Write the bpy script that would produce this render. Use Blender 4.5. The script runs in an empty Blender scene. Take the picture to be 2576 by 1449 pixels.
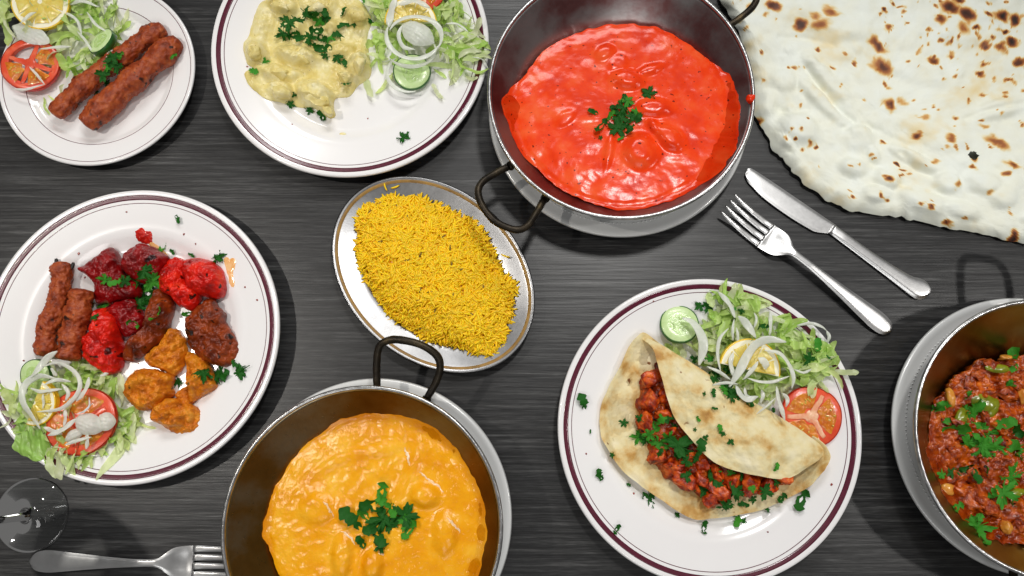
import bpy, bmesh, math, random
import numpy as np
from mathutils import Vector, Matrix

random.seed(7)
rng = np.random.default_rng(11)
S = bpy.context.scene
COL = S.collection

# ------------------------------------------------------------------ camera, world, lamps, exposure
LENS_PX, TILT, DIST = 2048.0, math.radians(10.647), 0.7664
cam_d = bpy.data.cameras.new('camera'); cam = bpy.data.objects.new('camera', cam_d); COL.objects.link(cam)
cam_d.sensor_width = 36; cam_d.lens = 36 * LENS_PX / 2576; cam_d.clip_start = .01; cam_d.clip_end = 20
cam.location = (0, -DIST * math.sin(TILT), DIST * math.cos(TILT)); cam.rotation_euler = (TILT, 0, 0)
S.camera = cam

world = bpy.data.worlds.new('World'); S.world = world; world.use_nodes = True
world.node_tree.nodes['Background'].inputs[0].default_value = (1, .985, .96, 1)
world.node_tree.nodes['Background'].inputs[1].default_value = .17

def lamp(name, kind, loc, target, energy, color, **kw):
    d = bpy.data.lights.new(name, kind); o = bpy.data.objects.new(name, d); COL.objects.link(o)
    d.energy = energy; d.color = color
    for k, v in kw.items(): setattr(d, k, v)
    o.location = loc
    o.rotation_euler = (Vector(target) - Vector(loc)).to_track_quat('-Z', 'Y').to_euler()
    return o
lamp('ceiling_panel', 'AREA', (.05, 1.95, 1.85), (.05, .05, 0), 25, (1, .99, .97), shape='RECTANGLE', size=1.1, size_y=.45)
lamp('front_fill', 'AREA', (-.1, -1.35, 1.75), (.0, -.1, 0), 7, (1, .99, .97), shape='RECTANGLE', size=1.1, size_y=.45)  # added soft fill from the front to balance the rear panel, not a known fixture
lamp('downlight_a', 'SPOT', (-.78, .06, 1.15), (-.38, -.04, 0), 22, (1, .95, .88), spot_size=math.radians(50), spot_blend=.8, shadow_soft_size=.022)
lamp('downlight_b', 'SPOT', (1.02, -.10, 1.05), (.47, -.10, 0), 15, (1, .97, .93), spot_size=math.radians(46), spot_blend=.8, shadow_soft_size=.03)
lamp('downlight_c', 'SPOT', (.27, .52, 1.5), (.08, -.02, 0), 30, (1, .98, .95), spot_size=math.radians(52), spot_blend=.9, shadow_soft_size=.07)

S.view_settings.view_transform = 'Standard'; S.view_settings.look = 'None'
S.view_settings.exposure = 0.0; S.view_settings.gamma = 1; S.view_settings.use_curve_mapping = False
S.render.engine = 'CYCLES'
S.cycles.use_denoising = True
S.cycles.max_bounces = 8; S.cycles.transparent_max_bounces = 16
S.cycles.sample_clamp_indirect = 4.0
S.cycles.caustics_reflective = False; S.cycles.caustics_refractive = False

# ------------------------------------------------------------------ measuring: where a point of the photograph lies at height z
CAM = np.array(cam.location); _c, _s = math.cos(TILT), math.sin(TILT)
UP = np.array([0, _c, _s]); FW = np.array([0, _s, -_c])
def ray_dir(px, py):
    d = np.array([(px - 1288) / LENS_PX, 0, 0]) + UP * ((724.5 - py) / LENS_PX) + FW
    return d / np.linalg.norm(d)
def W(px, py, z):
    d = ray_dir(px, py)
    return CAM + d * ((z - CAM[2]) / d[2])
CROP = dict(V=(0, 0, 1), K1=(0, 0, .30389), K2=(515.7, 0, .31247), K3=(1182.3, 0, .42541), K4=(1792.4, 0, .42541), K5=(0, 465.4, .5294),
            K6=(817.6, 427.6, .3559), K7=(540.9, 836.4, .42272), K8=(1383.6, 679.2, .53135), M1=(2138.3, 691.8, .52233),
            M2=(0, 1163.5, .22461), M3=(1798.7, 402.5, .31254), M4=(0, 566, .26047), M5=(0, 867.9, .25172), M6=(301.9, 616.3, .34725),
            M7=(1635.1, 716.9, .28648), M8=(1496.8, 830.1, .34721))
def cv(c, x, y):
    ox, oy, s = CROP[c]; return ox + x * s, oy + y * s
def cw(c, pts, z): return np.array([W(*cv(c, x, y), z) for x, y in pts])
MPP = DIST / LENS_PX
def clen(c, n): return n * CROP[c][2] * MPP * .96

# ------------------------------------------------------------------ noise
def _h(ix, iy, iz, seed):
    with np.errstate(over='ignore'):
        n = ix.astype(np.uint32) * np.uint32(374761393) + iy.astype(np.uint32) * np.uint32(668265263) + iz.astype(np.uint32) * np.uint32(2246822519) + np.uint32((seed * 3266489917) % 4294967296)
        n = (n ^ (n >> np.uint32(13))) * np.uint32(1274126177)
        n = n ^ (n >> np.uint32(16))
    return n.astype(np.float64) / 4294967295.0 * 2 - 1
def vnoise(p, seed=0):
    p = p + 1000.0
    i = np.floor(p).astype(np.int64); f = p - i; f = f * f * (3 - 2 * f)
    r = 0
    for dx in (0, 1):
        for dy in (0, 1):
            for dz in (0, 1):
                w = (f[:, 0] if dx else 1 - f[:, 0]) * (f[:, 1] if dy else 1 - f[:, 1]) * (f[:, 2] if dz else 1 - f[:, 2])
                r = r + w * _h(i[:, 0] + dx, i[:, 1] + dy, i[:, 2] + dz, seed)
    return r
def fbm(p, seed=0, octv=4, scale=1.0, gain=.5):
    p = np.asarray(p, float)
    if p.shape[1] == 2: p = np.c_[p, np.zeros(len(p))]
    a, r, s = 1.0, 0, scale
    for k in range(octv):
        r = r + a * vnoise(p * s, seed + k * 17); a *= gain; s *= 2.03
    return r
def smooth(a, b, x):
    t = np.clip((x - a) / (b - a), 0, 1); return t * t * (3 - 2 * t)

# ------------------------------------------------------------------ materials
def lin(h):
    h = h.lstrip('#'); o = []
    for k in (0, 2, 4):
        c = int(h[k:k + 2], 16) / 255
        o.append(c / 12.92 if c <= .04045 else ((c + .055) / 1.055) ** 2.4)
    return (*o, 1)
def mat(name, stops, scale=150, detail=5, rough=.5, bump=0, bscale=400, bdist=.001, metal=0, coat=0, crough=.1, stretch=None, attr=None,
        translucent=0, clear=0, sss=0, spec=.5, rvar=0, bdetail=4, speck=None, aniso=0):
    m = bpy.data.materials.new(name); m.use_nodes = True; nt = m.node_tree; N, L = nt.nodes, nt.links
    b = N['Principled BSDF']; out = N['Material Output']
    tc = N.new('ShaderNodeTexCoord'); oi = N.new('ShaderNodeObjectInfo')
    ad = N.new('ShaderNodeVectorMath'); ad.operation = 'MULTIPLY_ADD'
    cmb = N.new('ShaderNodeCombineXYZ')
    for k in range(3): L.new(oi.outputs['Random'], cmb.inputs[k])
    L.new(cmb.outputs[0], ad.inputs[0]); ad.inputs[1].default_value = (3.1, 5.7, 2.3); L.new(tc.outputs['Object'], ad.inputs[2])
    vec = ad.outputs[0]
    if stretch:
        mp = N.new('ShaderNodeMapping'); mp.inputs['Scale'].default_value = stretch; L.new(vec, mp.inputs[0]); vec = mp.outputs[0]
    def noise(sc, det, ro=.55):
        n = N.new('ShaderNodeTexNoise'); n.inputs['Scale'].default_value = sc; n.inputs['Detail'].default_value = det; n.inputs['Roughness'].default_value = ro
        L.new(vec, n.inputs['Vector']); return n
    def ramp(st, fac):
        r = N.new('ShaderNodeValToRGB'); e = r.color_ramp.elements
        while len(e) < len(st): e.new(.5)
        for el, (p, c) in zip(e, st): el.position = p; el.color = lin(c) if isinstance(c, str) else (c, c, c, 1)
        L.new(fac, r.inputs[0]); return r.outputs[0]
    n1 = noise(scale, detail)
    if isinstance(stops, str): stops = [(0, stops), (1, stops)]
    if attr == 'ramp':
        a = N.new('ShaderNodeAttribute'); a.attribute_name = 'tone'
        col = ramp(stops, a.outputs['Fac'])
    else:
        col = ramp(stops, n1.outputs['Fac'])
        if attr == 'color':
            a = N.new('ShaderNodeAttribute'); a.attribute_name = 'tint'
            mx = N.new('ShaderNodeMix'); mx.data_type = 'RGBA'; mx.blend_type = 'MULTIPLY'; mx.inputs[0].default_value = 1
            L.new(col, mx.inputs[6]); L.new(a.outputs['Color'], mx.inputs[7]); col = mx.outputs[2]
    if speck:
        for sc, thr, c in speck:
            ns = noise(sc, 2, .4); f = ramp([(thr, 0), (min(1, thr + .035), 1)], ns.outputs['Fac'])
            mx = N.new('ShaderNodeMix'); mx.data_type = 'RGBA'; mx.inputs[7].default_value = lin(c)
            L.new(f, mx.inputs[0]); L.new(col, mx.inputs[6]); col = mx.outputs[2]
    L.new(col, b.inputs['Base Color'])
    b.inputs['Roughness'].default_value = rough; b.inputs['Metallic'].default_value = metal
    b.inputs['Specular IOR Level'].default_value = spec
    b.inputs['Coat Weight'].default_value = coat; b.inputs['Coat Roughness'].default_value = crough
    if aniso: b.inputs['Anisotropic'].default_value = aniso
    if sss:
        b.inputs['Subsurface Weight'].default_value = sss; b.inputs['Subsurface Radius'].default_value = (1, .6, .4); b.inputs['Subsurface Scale'].default_value = .004
    if rvar:
        n3 = noise(bscale * .5, 3); r = N.new('ShaderNodeMapRange'); r.inputs[3].default_value = rough - rvar; r.inputs[4].default_value = rough + rvar
        L.new(n3.outputs['Fac'], r.inputs[0]); L.new(r.outputs[0], b.inputs['Roughness'])
    if bump:
        n2 = noise(bscale, bdetail); bp = N.new('ShaderNodeBump'); bp.inputs['Strength'].default_value = bump; bp.inputs['Distance'].default_value = bdist
        L.new(n2.outputs['Fac'], bp.inputs['Height']); L.new(bp.outputs[0], b.inputs['Normal'])
        if coat: L.new(bp.outputs[0], b.inputs['Coat Normal'])
    if clear:
        tr = N.new('ShaderNodeBsdfTransparent'); ms0 = N.new('ShaderNodeMixShader'); ms0.inputs[0].default_value = clear
        L.new(b.outputs[0], ms0.inputs[1]); L.new(tr.outputs[0], ms0.inputs[2]); L.new(ms0.outputs[0], out.inputs['Surface'])
        b = ms0
    if translucent:
        tr = N.new('ShaderNodeBsdfTranslucent'); L.new(col, tr.inputs[0])
        ms = N.new('ShaderNodeMixShader'); ms.inputs[0].default_value = translucent
        L.new(b.outputs[0], ms.inputs[1]); L.new(tr.outputs[0], ms.inputs[2]); L.new(ms.outputs[0], out.inputs['Surface'])
    return m

MT = {}
MT['table'] = mat('dark_wood_laminate', [(.28, '#121212'), (.45, '#202021'), (.58, '#313131'), (.75, '#4e4e4e')], scale=1, detail=7, rough=0.36, bump=.35, bscale=1.3, bdist=.0006, stretch=(9, 260, 40), spec=0.5, rvar=.05, bdetail=6)
MT['china'] = mat('white_glazed_china', [(0, '#eceaea'), (1, '#f1f0f0')], scale=20, rough=.16, coat=.5, crough=.05, bump=.02, bscale=60)
MT['china_grey'] = mat('pale_grey_stoneware', [(0, '#d9dad9'), (1, '#e2e3e2')], scale=20, rough=.25, coat=.3)
MT['maroon'] = mat('maroon_glaze', [(.3, '#4c0a22'), (.7, '#5c0f2b')], scale=300, rough=.22, coat=.4)
MT['pan_steel'] = mat('worn_pan_steel', [(.3, '#6d6a68'), (.55, '#8f8d8b'), (.75, '#a9a7a5')], scale=40, detail=8, rough=.36, metal=1, bump=.15, bscale=500, bdist=.0004, rvar=.07)
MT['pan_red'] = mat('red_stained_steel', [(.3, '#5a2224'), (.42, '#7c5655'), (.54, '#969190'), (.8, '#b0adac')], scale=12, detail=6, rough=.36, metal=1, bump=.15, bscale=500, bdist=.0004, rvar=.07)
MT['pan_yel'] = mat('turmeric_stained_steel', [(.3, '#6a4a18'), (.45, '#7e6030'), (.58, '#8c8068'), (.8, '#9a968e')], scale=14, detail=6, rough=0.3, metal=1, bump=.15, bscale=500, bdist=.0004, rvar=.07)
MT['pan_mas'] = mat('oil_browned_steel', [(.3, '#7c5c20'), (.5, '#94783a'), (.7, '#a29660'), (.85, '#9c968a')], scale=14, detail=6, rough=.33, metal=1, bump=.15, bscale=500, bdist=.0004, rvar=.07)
MT['pan_rim'] = mat('bright_rim_steel', [(.3, '#8e8e8e'), (.7, '#c9c9c9')], scale=120, rough=.3, metal=1, bump=.3, bscale=300, bdist=.0008)
MT['iron'] = mat('dark_handle_iron', [(.35, '#191613'), (.6, '#3a3226'), (.8, '#6b5a3a')], scale=60, detail=6, rough=.42, metal=.75, bump=.3, bscale=700, bdist=.0006)
MT['tray_steel'] = mat('satin_tray_steel', [(.3, '#868687'), (.7, '#a2a2a3')], scale=30, rough=.34, metal=1, bump=.08, bscale=600, bdist=.0004, rvar=.05)
MT['tray_line'] = mat('brown_stain_line', [(.3, '#7a5a22'), (.7, '#a07a34')], scale=90, rough=.5)
MT['cutlery'] = mat('cutlery_steel', [(.3, '#bdbdbd'), (.7, '#d0d0d0')], scale=60, rough=0.34, metal=1, bump=0, bscale=900, bdist=.0003, rvar=.05)
MT['red_sauce'] = mat('red_tikka_sauce', [(.25, '#da2c08'), (.5, '#f2420f'), (.75, '#f86632')], scale=45, detail=6, rough=0.2, coat=0, crough=.18, bump=0.3, bscale=330, bdist=0.0003, sss=0.05, speck=[(300, .70, '#6a1405')], spec=0.28, attr='color')
MT['yellow_sauce'] = mat('yellow_curry_sauce', [(.25, '#e48e00'), (.5, '#f2a60a'), (.72, '#f8bc34')], scale=40, detail=6, rough=0.2, coat=0.05, crough=.15, bump=0.6, bscale=420, bdist=0.0006, sss=0.05, spec=0.4, attr='color')
MT['cream'] = mat('cream_streak', [(.3, '#f4c48a'), (.7, '#f6dcb8')], scale=200, rough=.3, coat=.4)
MT['korma'] = mat('pale_korma_sauce', [(.25, '#ceb864'), (.5, '#e0d08a'), (.75, '#ebe2b6')], scale=70, detail=6, rough=0.26, coat=0.05, crough=.15, bump=0.5, bscale=380, bdist=0.0006, sss=0.05, speck=[(520, .725, '#8a6a2a')], spec=0.3)
MT['masala'] = mat('chunky_masala', [(.25, '#4a1203'), (.42, '#923404'), (.58, '#c2560a'), (.8, '#e48c2c')], scale=130, detail=8, rough=0.2, coat=0.15, crough=.12, bump=0.7, bscale=330, bdist=0.0009, speck=[(300, .7, '#3a0c04')], spec=0.5, attr='color')
MT['filling'] = mat('spiced_onion_sauce', [(.25, '#3c0c02'), (.42, '#7e2606'), (.58, '#b04a0e'), (.8, '#d87c2c')], scale=130, detail=8, rough=.28, coat=.1, bump=.8, bscale=330, bdist=.0009, spec=.4, speck=[(300, .66, '#2a0a03')])
MT['seekh'] = mat('grilled_minced_meat', [(.25, '#5c220c'), (.45, '#8e3816'), (.6, '#a84e22'), (.8, '#c47040')], scale=130, detail=8, rough=.42, coat=0.08, crough=.25, bump=.8, bscale=480, bdist=0.0008, speck=[(240, .70, '#3a1a0e'), (70, .665, '#2e1208')], spec=0.3)
MT['lamb'] = mat('dark_red_lamb', [(.25, '#480204'), (.5, '#820508'), (.75, '#a40e10')], scale=90, detail=7, rough=0.3, coat=0.15, crough=.1, bump=.8, bscale=420, bdist=0.0007, spec=0.4, speck=[(60, .66, '#2a0204')])
MT['tikka'] = mat('bright_red_chicken', [(.24, '#5e0804'), (.4, '#b41008'), (.58, '#dc1e0e'), (.8, '#f2481e')], scale=65, detail=7, rough=.3, coat=0.12, crough=.15, bump=.7, bscale=420, bdist=0.0007, speck=[(130, .70, '#3a0804'), (60, .66, '#4a0604')], spec=0.3)
MT['brown_chicken'] = mat('brown_tandoori_chicken', [(.25, '#34100a'), (.45, '#6e2608'), (.62, '#923a0e'), (.8, '#b85a1c')], scale=75, detail=8, rough=.36, coat=0.1, crough=.18, bump=.8, bscale=380, bdist=0.0009, spec=0.35, speck=[(60, .64, '#1c0803'), (220, .68, '#2a0c04')])
MT['pakora'] = mat('orange_fried_batter', [(.22, '#84400a'), (.42, '#c46a0e'), (.6, '#da861a'), (.8, '#eca43c')], scale=100, detail=8, rough=.42, coat=0.05, bump=.9, bscale=360, bdist=0.0012, speck=[(170, .7, '#6a4a10')], spec=0.3)
MT['orange_chicken'] = mat('spiced_orange_chicken', [(.3, '#521003'), (.44, '#962806'), (.58, '#d2540e'), (.78, '#f0924a')], scale=150, detail=7, rough=.32, coat=0.1, bump=.7, bscale=450, bdist=0.0008, speck=[(260, .7, '#4a1004')], spec=0.35)
MT['rice'] = mat('yellow_rice', [(0, '#fec404'), (1, '#ffd222')], scale=60, rough=.4, coat=0, attr='color', sss=0.35, spec=0.3)
MT['bread'] = mat('toasted_flatbread', [(.3, '#e9dfbc'), (.48, '#e2d3a2'), (.56, '#dabf84'), (.64, '#c4974e'), (.76, '#a06a2e')], scale=42, detail=7, rough=.62, bump=0.5, bscale=260, bdist=.0016, speck=[(95, .745, '#8a5a2a')])
MT['naan'] = mat('blistered_naan', [(0, '#e9ede4'), (.12, '#e7e8d8'), (.22, '#e4d4a8'), (.34, '#d4a25c'), (.52, '#a4602a'), (.75, '#5e2c12'), (1, '#1c0d06')], scale=60, rough=.6, bump=.25, bscale=140, bdist=.0018, attr='ramp')
MT['coriander'] = mat('coriander_green', [(.3, '#0e3f0c'), (.5, '#1b5f16'), (.75, '#327f26')], scale=120, rough=0.5, bump=.4, bscale=600, bdist=.0006, translucent=.18, spec=0.25)
MT['coriander_light'] = mat('coriander_light_green', [(.3, '#28781a'), (.5, '#3f9526'), (.75, '#5fb03c')], scale=120, rough=0.5, bump=.4, bscale=600, bdist=.0006, translucent=.2, spec=0.25)
MT['lettuce'] = mat('shredded_lettuce', [(.3, '#dfe8b8'), (.7, '#eef2d4')], scale=90, rough=.32, coat=0.1, bump=.35, bscale=260, bdist=.001, attr='color', translucent=0.38)
MT['onion'] = mat('raw_white_onion', [(.3, '#eaeee4'), (.7, '#f8f9f5')], scale=260, rough=.3, coat=.15, crough=.08, bump=.25, bscale=300, bdist=.0004, translucent=0.34, clear=0.15)
MT['cuke_flesh'] = mat('cucumber_flesh', [(.3, '#bfdc94'), (.7, '#d3e8b0')], scale=200, rough=.28, coat=.4, bump=.2, bscale=500)
MT['cuke_core'] = mat('cucumber_core', [(.3, '#a9cc74'), (.7, '#c4de98')], scale=300, rough=.25, coat=.5, bump=.4, bscale=400)
MT['cuke_rind'] = mat('cucumber_rind', [(.3, '#164a12'), (.7, '#2c6e20')], scale=200, rough=.35, coat=.3)
MT['tom_flesh'] = mat('tomato_flesh', [(.25, '#d93a1e'), (.55, '#e85a3a'), (.8, '#f08a68')], scale=80, rough=.25, coat=0.2, crough=.08, bump=.3, bscale=500, sss=.12, bdist=0.0005)
MT['tom_core'] = mat('tomato_core', [(.3, '#e88a62'), (.7, '#f4c8a2')], scale=130, rough=.3, coat=.4, bump=.3, bscale=500)
MT['tom_gel'] = mat('tomato_gel', [(.3, '#c0560a'), (.55, '#d98018'), (.8, '#e0a83a')], scale=170, rough=.14, coat=0.3, crough=.05, bump=.6, bscale=450, bdist=0.0007)
MT['tom_skin'] = mat('tomato_skin', [(.3, '#b81410'), (.7, '#d22418')], scale=100, rough=.2, coat=0.2)
MT['lemon_flesh'] = mat('lemon_flesh', [(.3, '#d9b93a'), (.7, '#efdc7a')], scale=140, rough=.18, coat=.6, crough=.06, bump=.5, bscale=420, bdist=.001, sss=.15)
MT['lemon_pith'] = mat('lemon_pith', [(0, '#f4efd0'), (1, '#faf6e0')], scale=200, rough=.45, bump=.2, bscale=500)
MT['lemon_rind'] = mat('lemon_rind', [(0, '#e8bc08'), (1, '#f4d020')], scale=200, rough=.35, coat=.3, bump=.5, bscale=900, bdist=.0006)
MT['pepper'] = mat('green_pepper', [(.3, '#5c6608'), (.7, '#868c14')], scale=90, rough=.2, coat=0.2, crough=.08, bump=.3, bscale=200)
MT['garlic'] = mat('pale_garlic', [(.3, '#c46c18'), (.7, '#e0a040')], scale=150, rough=.25, coat=.5, bump=.2)
MT['char'] = mat('charred_bit', '#120a06', rough=.5)
MT['oil'] = mat('orange_oil_smear', [(.3, '#e8a04a'), (.7, '#f2c890')], scale=200, rough=.15, coat=.6)
MT['red_drop'] = mat('red_sauce_drop', [(.3, '#a00a06'), (.7, '#d02412')], scale=250, rough=.15, coat=0.2, bump=.3)
MT['cumin'] = mat('cumin_seed', [(.3, '#5a4010'), (.7, '#8a6a1c')], scale=300, rough=.5)
MT['film'] = mat('dried_sauce_stain', [(.3, '#6a1408'), (.7, '#9a2a10')], scale=200, rough=.35, coat=.3)

g = bpy.data.materials.new('clear_glass'); g.use_nodes = True; nt = g.node_tree; nt.nodes.remove(nt.nodes['Principled BSDF'])
fr = nt.nodes.new('ShaderNodeFresnel'); fr.inputs[0].default_value = 1.65
tb = nt.nodes.new('ShaderNodeBsdfTransparent'); tb.inputs[0].default_value = (.95, .96, .96, 1)
gb = nt.nodes.new('ShaderNodeBsdfGlossy'); gb.inputs['Roughness'].default_value = .03
mx = nt.nodes.new('ShaderNodeMixShader')
nt.links.new(fr.outputs[0], mx.inputs[0]); nt.links.new(tb.outputs[0], mx.inputs[1]); nt.links.new(gb.outputs[0], mx.inputs[2])
nt.links.new(mx.outputs[0], nt.nodes['Material Output'].inputs[0]); MT['glass'] = g

# ------------------------------------------------------------------ objects
def tag(o, label, cat, group=None, kind=None):
    if label: o['label'] = label
    if cat: o['category'] = cat
    if group: o['group'] = group
    if kind: o['kind'] = kind
    return o
def mesh(name, v, f, m, smooth_=True, tint=None, tone=None):
    me = bpy.data.meshes.new(name); me.from_pydata([tuple(map(float, p)) for p in v], [], [tuple(map(int, q)) for q in f]); me.update()
    if smooth_: me.polygons.foreach_set('use_smooth', [True] * len(me.polygons))
    if tint is not None:
        a = me.color_attributes.new('tint', 'FLOAT_COLOR', 'POINT'); a.data.foreach_set('color', np.c_[tint, np.ones(len(tint))].astype(np.float32).ravel())
    if tone is not None:
        a = me.attributes.new('tone', 'FLOAT', 'POINT'); a.data.foreach_set('value', np.asarray(tone, np.float32))
    me.materials.append(MT[m])
    return me
def one(name, vf, m, label, cat, group=None, kind=None, **kw):
    """a thing that is one mesh, origin at its base"""
    v, f = np.asarray(vf[0], float), vf[1]
    org = np.array([v[:, 0].mean(), v[:, 1].mean(), v[:, 2].min()])
    o = bpy.data.objects.new(name, mesh(name, v - org, f, m, **kw)); COL.objects.link(o); o.location = org
    return tag(o, label, cat, group, kind)
def empty(name, loc, label, cat, group=None, rot=(0, 0, 0)):
    o = bpy.data.objects.new(name, None); COL.objects.link(o); o.location = loc; o.rotation_euler = rot; o.empty_display_size = .01
    return tag(o, label, cat, group)
def part(name, vf, m, root, local=True, kind=None, **kw):
    v = np.asarray(vf[0], float)
    if not local: v = v - np.array(root.location)
    if not local and root.parent: v = v - np.array(root.parent.location)
    o = bpy.data.objects.new(name, mesh(name, v, vf[1], m, **kw)); COL.objects.link(o); o.parent = root
    if kind: o['kind'] = kind
    return o
def join(lst):
    V, Fc, n = [], [], 0
    for v, f in lst:
        V.append(np.asarray(v, float)); Fc += [tuple(i + n for i in q) for q in f]; n += len(v)
    return np.concatenate(V), Fc

# ------------------------------------------------------------------ shapes
def crom(p, n, closed=False):
    p = np.asarray(p, float); k = len(p)
    if closed: q = np.concatenate([p[-1:], p, p[:2]]); segs = k
    else: q = np.concatenate([2 * p[:1] - p[1:2], p, 2 * p[-1:] - p[-2:-1]]); segs = k - 1
    T = []
    for s in range(segs):
        a, b, c, d = q[s:s + 4]; t = np.linspace(0, 1, 24, endpoint=False)[:, None]
        T.append(.5 * ((2 * b) + (c - a) * t + (2 * a - 5 * b + 4 * c - d) * t * t + (3 * b - a - 3 * c + d) * t ** 3))
    T = np.concatenate(T)
    T = np.concatenate([T, T[:1] if closed else p[-1:]])
    L = np.r_[0, np.cumsum(np.linalg.norm(np.diff(T, axis=0), axis=1))]
    s = np.linspace(0, L[-1], n + 1)[:-1] if closed else np.linspace(0, L[-1], n)
    return np.stack([np.interp(s, L, T[:, k]) for k in range(T.shape[1])], 1)
def lathe(prof, n=128):
    prof = np.asarray(prof, float); a = np.linspace(0, 2 * np.pi, n, endpoint=False); V, Fc, rows = [], [], []
    for r, z in prof:
        if r < 1e-6: rows.append([len(V)]); V.append((0, 0, z))
        else:
            rows.append(list(range(len(V), len(V) + n))); V += [(r * math.cos(t), r * math.sin(t), z) for t in a]
    for A, B in zip(rows[:-1], rows[1:]):
        for j in range(n):
            k = (j + 1) % n
            if len(A) == 1 and len(B) == 1: continue
            if len(A) == 1: Fc.append((A[0], B[j], B[k]))
            elif len(B) == 1: Fc.append((A[j], B[0], A[k]))
            else: Fc.append((A[j], B[j], B[k], A[k]))
    return np.array(V), Fc
def tube(path, rad, n=12, flat=1.0, up=(0, 0, 1), caps=True, roll=0.0):
    """sweep; rad: radius across, flat: thickness ratio along up"""
    path = np.asarray(path, float); N = len(path); rad = np.broadcast_to(np.asarray(rad, float), (N,)); flat = np.broadcast_to(np.asarray(flat, float), (N,))
    roll = np.broadcast_to(np.asarray(roll, float), (N,))
    tg = np.gradient(path, axis=0); tg /= np.linalg.norm(tg, axis=1)[:, None] + 1e-12
    V, Fc = [], []
    a = np.linspace(0, 2 * np.pi, n, endpoint=False); u = np.array(up, float)
    for i in range(N):
        sd = np.cross(tg[i], u)
        if np.linalg.norm(sd) < 1e-3: sd = np.cross(tg[i], np.array([0, 1.0, .01]))
        sd /= np.linalg.norm(sd); nn = np.cross(sd, tg[i])
        c, s = math.cos(roll[i]), math.sin(roll[i]); sd, nn = sd * c + nn * s, nn * c - sd * s
        V.append(path[i] + rad[i] * (np.cos(a)[:, None] * sd + flat[i] * np.sin(a)[:, None] * nn))
    V = np.concatenate(V)
    for i in range(N - 1):
        for j in range(n):
            k = (j + 1) % n; Fc.append((i * n + j, (i + 1) * n + j, (i + 1) * n + k, i * n + k))
    if caps: Fc.append(tuple(range(n))); Fc.append(tuple((N - 1) * n + j for j in range(n - 1, -1, -1)))
    return V, Fc
def relief(outl, segs, rings, top, bottom, c=None, skirt=.94, pw=1.0, edge=None):
    """closed body over an outline: top(xy,t)->z, bottom(xy)->z; edge: height share of the rim above the bottom"""
    o = crom(np.asarray(outl)[:, :2], segs, True)
    if ((o[:, 0] * np.roll(o[:, 1], -1)) - (np.roll(o[:, 0], -1) * o[:, 1])).sum() < 0: o = o[::-1]
    c = o.mean(0) if c is None else np.asarray(c)[:2]
    ts = np.sin(np.linspace(0, 1, rings + 1)[1:] * np.pi / 2) ** pw
    P = np.concatenate([c + (o - c) * t for t in ts]); tt = np.repeat(ts, segs)
    ztop = top(P, tt); zc = top(c[None], np.zeros(1))
    V = [np.r_[c, zc[0]][None], np.c_[P, ztop]]
    ob = c + (o - c) * skirt; zb = bottom(ob); V.append(np.c_[ob, zb]); V.append(np.r_[c, bottom(c[None])[0]][None])
    V = np.concatenate(V); Fc = [(0, 1 + j, 1 + (j + 1) % segs) for j in range(segs)]
    for i in range(rings):
        a, b = 1 + i * segs, 1 + (i + 1) * segs
        for j in range(segs):
            k = (j + 1) % segs; Fc.append((a + j, b + j, b + k, a + k))
    last = 1 + (rings + 1) * segs - segs
    b = 1 + rings * segs; e = len(V) - 1
    for j in range(segs): Fc.append((b + j, e, b + (j + 1) % segs))
    return V, Fc
def ico(sub):
    bm = bmesh.new(); bmesh.ops.create_icosphere(bm, subdivisions=sub, radius=1); v = np.array([x.co[:] for x in bm.verts]); f = [tuple(q.index for q in p.verts) for p in bm.faces]; bm.free(); return v, f
ICO = {k: ico(k) for k in (1, 2, 3, 4, 5)}
def blob(c, r, seed, amp=.18, sc=1.6, sub=3, rot=0, octv=4, flatbase=None, cuts=0):
    v, f = ICO[sub]; v0 = v
    if cuts:
        R_ = np.random.default_rng(seed); v = v.copy()
        for _ in range(cuts):
            n_ = R_.normal(size=3); n_[2] *= .7; n_ /= np.linalg.norm(n_); v = v - np.maximum(0, v @ n_ - R_.uniform(.5, .82))[:, None] * n_
    d = 1 + amp * fbm(v0, seed, octv, sc)
    p = v * d[:, None] * np.asarray(r); ca, sa = math.cos(rot), math.sin(rot)
    p = np.c_[p[:, 0] * ca - p[:, 1] * sa, p[:, 0] * sa + p[:, 1] * ca, p[:, 2]] + np.asarray(c)
    if flatbase is not None: p[:, 2] = np.maximum(p[:, 2], flatbase)
    return p, f
def jag(outl, amp, seed, sc=120, n=120):
    o = crom(np.asarray(outl)[:, :2], n, True); c = o.mean(0); d = o - c
    return c + d * (1 + amp * fbm(o, seed, 4, sc))[:, None]

def grain_table():
    m = MT['table']; N, L = m.node_tree.nodes, m.node_tree.links; b = N['Principled BSDF']
    tc = N.new('ShaderNodeTexCoord'); col = b.inputs['Base Color'].links[0].from_socket
    for sx, sy, lo_, hi_, fac in ((90, 1700, .32, .68, .9), (26, 700, .36, .64, .75)):
        mp = N.new('ShaderNodeMapping'); mp.inputs['Scale'].default_value = (sx, sy, 1); L.new(tc.outputs['Object'], mp.inputs[0])
        n = N.new('ShaderNodeTexNoise'); n.inputs['Scale'].default_value = 1; n.inputs['Detail'].default_value = 4; L.new(mp.outputs[0], n.inputs['Vector'])
        r = N.new('ShaderNodeValToRGB'); r.color_ramp.elements[0].position = lo_; r.color_ramp.elements[0].color = (.42, .42, .42, 1); r.color_ramp.elements[1].position = hi_; r.color_ramp.elements[1].color = (1.55, 1.55, 1.55, 1)
        L.new(n.outputs['Fac'], r.inputs[0]); x = N.new('ShaderNodeMix'); x.data_type = 'RGBA'; x.blend_type = 'MULTIPLY'; x.inputs[0].default_value = fac
        L.new(col, x.inputs[6]); L.new(r.outputs[0], x.inputs[7]); col = x.outputs[2]
    L.new(col, b.inputs['Base Color'])
grain_table()
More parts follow.
